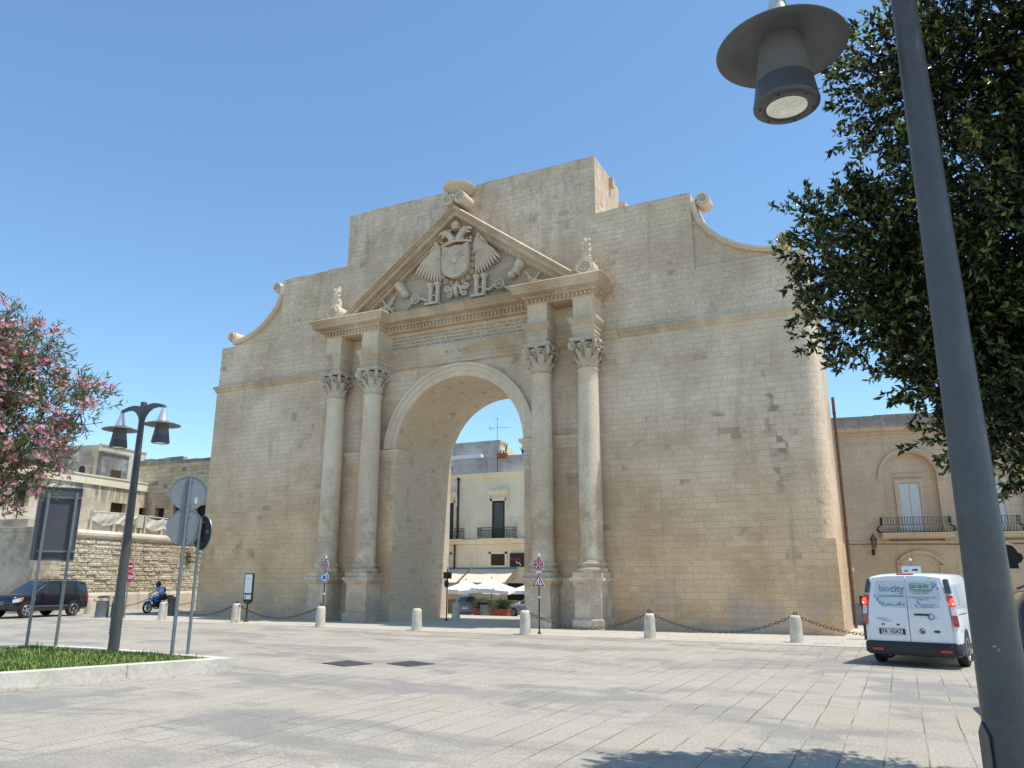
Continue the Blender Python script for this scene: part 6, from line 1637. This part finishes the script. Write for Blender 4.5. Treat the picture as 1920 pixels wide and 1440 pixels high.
m = MB(); m.box(-1.0,2.5,.0,5,0,9.05); m.box(-.95,2.52,-.05,.1,9.05,9.13); m.build('sunlit_wall', SM['white'], Bh)
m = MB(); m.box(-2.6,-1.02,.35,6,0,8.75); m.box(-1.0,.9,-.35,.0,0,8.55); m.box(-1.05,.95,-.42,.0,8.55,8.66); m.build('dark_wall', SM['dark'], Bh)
m = MB(); m.box(-.30,.42,-.37,-.34,7.05,7.68); m.build('window', CM['brown'], Bh)
m = MB(); m.prism([(-1.85,7.05),(-1.45,7.05)]+arch_pts(-1.65,.2,7.55,8), .33, .36, 'y'); m.build('window', CM['darkroom'], Bh)
# ---------------------------------------------------------------- trees
def branchy(m, a, b, r0, r1, n=5, wob=.1, seed=0):
    g = random.Random(seed); a, b = Vector(a), Vector(b); P = []
    for i in range(n+1):
        t = i/n; p = a.lerp(b, t)
        if 0 < i < n: p += Vector((g.uniform(-wob,wob), g.uniform(-wob,wob), g.uniform(-wob,wob)*.5))
        P.append(p)
    m.tube(P, [lerp(r0, r1, i/n) for i in range(n+1)], 7); return P
def twig_leaves(tips, L, W, per, spread, seed, droop=0.0, tipbias=.6):
    # sprays of leaves set along short twigs
    g = np.random.default_rng(seed); out = []
    T = np.array([t[0] for t in tips]); D = np.array([t[1] for t in tips]); n = len(T)
    D = D/np.maximum(1e-6, np.linalg.norm(D, axis=1))[:,None]
    k = per
    u = g.random((n,k))**tipbias
    base = T[:,None,:]+D[:,None,:]*(u*spread)[:,:,None]+g.normal(size=(n,k,3))*spread*.05
    d = D[:,None,:]*.75+g.normal(size=(n,k,3))*.62; d[...,2] -= droop
    d = d.reshape(-1,3); base = base.reshape(-1,3); N = len(d)
    d /= np.linalg.norm(d, axis=1)[:,None]
    r = g.normal(size=(N,3)); s = np.cross(d, r); s /= np.linalg.norm(s, axis=1)[:,None]; uu = np.cross(s, d)
    l = (L*g.uniform(.6,1.15,N))[:,None]; w = (W*g.uniform(.7,1.15,N))[:,None]
    v = np.stack([base, base+d*l*.45+s*w*.5+uu*w*.2, base+d*l-uu*l*.12, base+d*l*.45-s*w*.5+uu*w*.2, base+d*l*.5-uu*w*.04], 1).reshape(-1,3)
    return v, N
# evergreen oak at the right
OK = thing('evergreen_oak', 'dark glossy evergreen oak hanging over the right side behind the lamp post', 'tree', (18.3,-16.6,0))
LM_oak = leafmat('oak_leaf', [(.008,.013,.004),(.018,.028,.007),(.04,.056,.014),(.115,.135,.035),(.34,.36,.12)], .17, .36)  # brightest stops paint sunlit leaves and glints into the leaf colour
m = MB(); tr = branchy(m, (0,0,-.2), (-.2,.1,2.6), .20, .15, 6, .05, 3)
lobes = [  # centre (relative), radii
 (Vector((-1.15,-1.75,4.8)), (1.7,1.0,1.4)), (Vector((-2.25,-1.35,4.25)), (1.05,.9,.95)), (Vector((.2,-1.8,6.5)), (2.2,1.1,1.7)), (Vector((-.6,-1.75,3.65)), (1.9,.9,.95)),
 (Vector((-1.1,-1.6,5.8)), (.9,.8,.8)), (Vector((.6,-1.7,5.2)), (2.2,1.0,2.0)), (Vector((-1.25,-1.5,3.0)), (.7,.6,.5)), (Vector((-.2,-1.6,2.75)), (.9,.7,.45)), (Vector((-2.95,-1.45,4.75)),(.5,.45,.5)), (Vector((-2.6,-1.5,3.95)),(.5,.45,.4)),
 (Vector((-2.65,-1.6,6.3)),(.66,.55,.72)), (Vector((-2.0,-1.7,6.5)),(.8,.6,.75)), (Vector((-3.25,-1.6,4.75)),(.62,.5,.62)), (Vector((-3.3,-1.65,4.05)), (.52,.42,.42)), (Vector((-2.4,-1.6,3.5)), (.68,.55,.5)), (Vector((-2.0,-1.65,2.95)),(.85,.6,.5)), (Vector((-1.3,-1.7,2.75)),(.9,.6,.45)),
 (Vector((-1.2,-4.8,6.9)),(2.2,1.9,1.3)), (Vector((-1.8,-7.0,7.6)),(2.2,2.0,1.2)), (Vector((.6,-3.0,6.6)),(2.0,2.0,1.5))]  # unseen overhead lobes, added to shade the near lamp post
g = random.Random(21); tips = []
for i, (c, r) in enumerate(lobes):
    branchy(m, tr[-1] if i != 6 else tr[-2], c, .09, .025, 5, .18, 50+i)
    nt_ = int((330 if i < 17 else 120)*r[0]*r[1]*max(r[2],.6)**.6*(1.8 if r[0] < 1 else 1.1))
    for k in range(nt_):
        while True:
            q = Vector((g.uniform(-1,1), g.uniform(-1,1), g.uniform(-1,1)))
            if .10 < q.length < 1: break
        q *= (.55+.45*g.random())/max(q.length, .35) if g.random() < .65 else 1
        if q.length > 1: q.normalize()
        q *= 1+.16*math.sin(5*q.x+i)*math.sin(4*q.z+2*i)
        p = c+Vector((q.x*r[0], q.y*r[1], q.z*r[2])); d = q.normalized()+Vector((g.uniform(-.5,.5), g.uniform(-.5,.5), g.uniform(-.2,.6)))
        tips.append((tuple(p), tuple(d)))
        if k % 60 == 0: branchy(m, c, p, .022, .006, 4, .08, 1000*i+k)
# loose sprigs standing out of the crown
for k in range(60):
    i = g.choice((1,1,4,8,8,9,9,6,7)); c, r = lobes[i]; a = g.uniform(2.2,4.6); e_ = g.uniform(-.5,1.1)
    d = Vector((math.cos(a)*math.cos(e_), math.sin(a)*math.cos(e_)*.6, math.sin(e_))); p = c+Vector((d.x*r[0],d.y*r[1],d.z*r[2]))*.95
    e2 = p+d*g.uniform(.2,.45); P = branchy(m, p-d*.2, e2, .008, .003, 4, .03, 7000+k)
    for q in P[1:]: tips.append((tuple(q), tuple(d+Vector((g.uniform(-.3,.3),g.uniform(-.3,.3),.3)))))
m.build('trunk', CM['bark'], OK)
v, N = twig_leaves(tips, .086, .036, 20, .25, 5, .0); leaf_object(v, N, LM_oak, 'crown', OK)
# inner leaf mass that closes the crown, its deep shade painted into the colour
def inner(g, N):
    out = []
    for c, r in lobes[:6]+lobes[10:12]+lobes[14:20]:
        n = int(N*r[0]*r[1]/22); q = g.normal(size=(n,3)); q /= np.linalg.norm(q, axis=1)[:,None]; q *= (g.random(n)**(1/3))[:,None]*.92
        out.append(np.array(c)+q*np.array(r))
    return np.concatenate(out)
LM_in = leafmat('shaded_oak_leaf', [(.008,.012,.005),(.018,.026,.008),(.03,.04,.012)], .35, .05)
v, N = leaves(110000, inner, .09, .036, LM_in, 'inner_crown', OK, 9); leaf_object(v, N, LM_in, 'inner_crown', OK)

# flowering oleander at the left
OL = thing('oleander', 'pink flowering oleander bush crowding in from the left picture edge', 'shrub', (1.75,-19.35,.17))
LM_ole = leafmat('oleander_leaf', [(.08,.11,.04),(.13,.17,.06),(.20,.24,.10),(.32,.29,.15)], .34, .42)
LM_fl = leafmat('oleander_flower', [(.82,.24,.36),(.90,.40,.50),(.94,.54,.62),(.96,.74,.78)], .6, .55)
m = MB(); g = random.Random(8); tips = []; fl = []
ctrs = [(Vector((.10,.1,4.0)),(1.0,.8,1.5)),(Vector((.70,.9,3.85)),(.75,.55,1.15)),(Vector((.98,1.35,4.35)),(.42,.36,.50)),(Vector((.85,1.1,3.3)),(.55,.5,.6)),(Vector((.3,.5,5.05)),(.7,.6,.75)),(Vector((.40,.55,2.95)),(.75,.55,.5)),(Vector((-.5,-.6,4.1)),(1.1,1.0,1.8)),(Vector((1.30,1.72,4.28)),(.24,.22,.40)),(Vector((.75,1.0,5.05)),(.35,.3,.35))]
for k in range(9):
    c, r = ctrs[k]; branchy(m, (g.uniform(-.2,.2), g.uniform(-.2,.2), -.1), c, .045, .012, 7, .10, 300+k)
for i, (c, r) in enumerate(ctrs):
    n = int(420*r[0]*r[1]*r[2])+28
    for k in range(n):
        q = Vector((g.gauss(0,1), g.gauss(0,1), g.gauss(0,1))).normalized()*(g.random()**.4)
        p = c+Vector((q.x*r[0], q.y*r[1], q.z*r[2])); d = q+Vector((0,0,.5))+Vector((g.uniform(-.3,.3),g.uniform(-.3,.3),g.uniform(-.2,.4)))
        tips.append((tuple(p), tuple(d)))
        if k % 7 == 0: branchy(m, p-d.normalized()*.4, p, .008, .004, 3, .04, 900*i+k)
        if q.length > .72 and g.random() < .62: fl.append((p+d.normalized()*.25, d))
m.build('stem', CM['bark'], OL)
v, N = twig_leaves(tips, .15, .024, 18, .38, 6, .0, .8); leaf_object(v, N, LM_ole, 'foliage', OL)
fb = MB(); g = random.Random(9)
VV = []; 
for p, d in fl:
    for k in range(g.randint(7,14)):
        c = p+Vector((g.gauss(0,.06), g.gauss(0,.06), g.gauss(0,.05))); nrm = (Vector(d).normalized()+Vector((g.uniform(-.8,.8),g.uniform(-.8,.8),g.uniform(-.4,.6)))).normalized()
        a = nrm.cross(Vector((0,0,1)) if abs(nrm.z) < .9 else Vector((1,0,0))).normalized(); b_ = nrm.cross(a); rr = g.uniform(.030,.050)
        ring = []
        for q in range(10):
            t = 2*math.pi*q/10; k_ = rr if q % 2 == 0 else rr*.62; ring.append(c+a*(k_*math.cos(t))+b_*(k_*math.sin(t))+nrm*(.010 if q % 2 == 0 else .002))
        fb.add([tuple(c-nrm*.008)]+[tuple(x) for x in ring], [(0,1+q,1+(q+1)%10) for q in range(10)])
fb.build('blossom', LM_fl, OL)
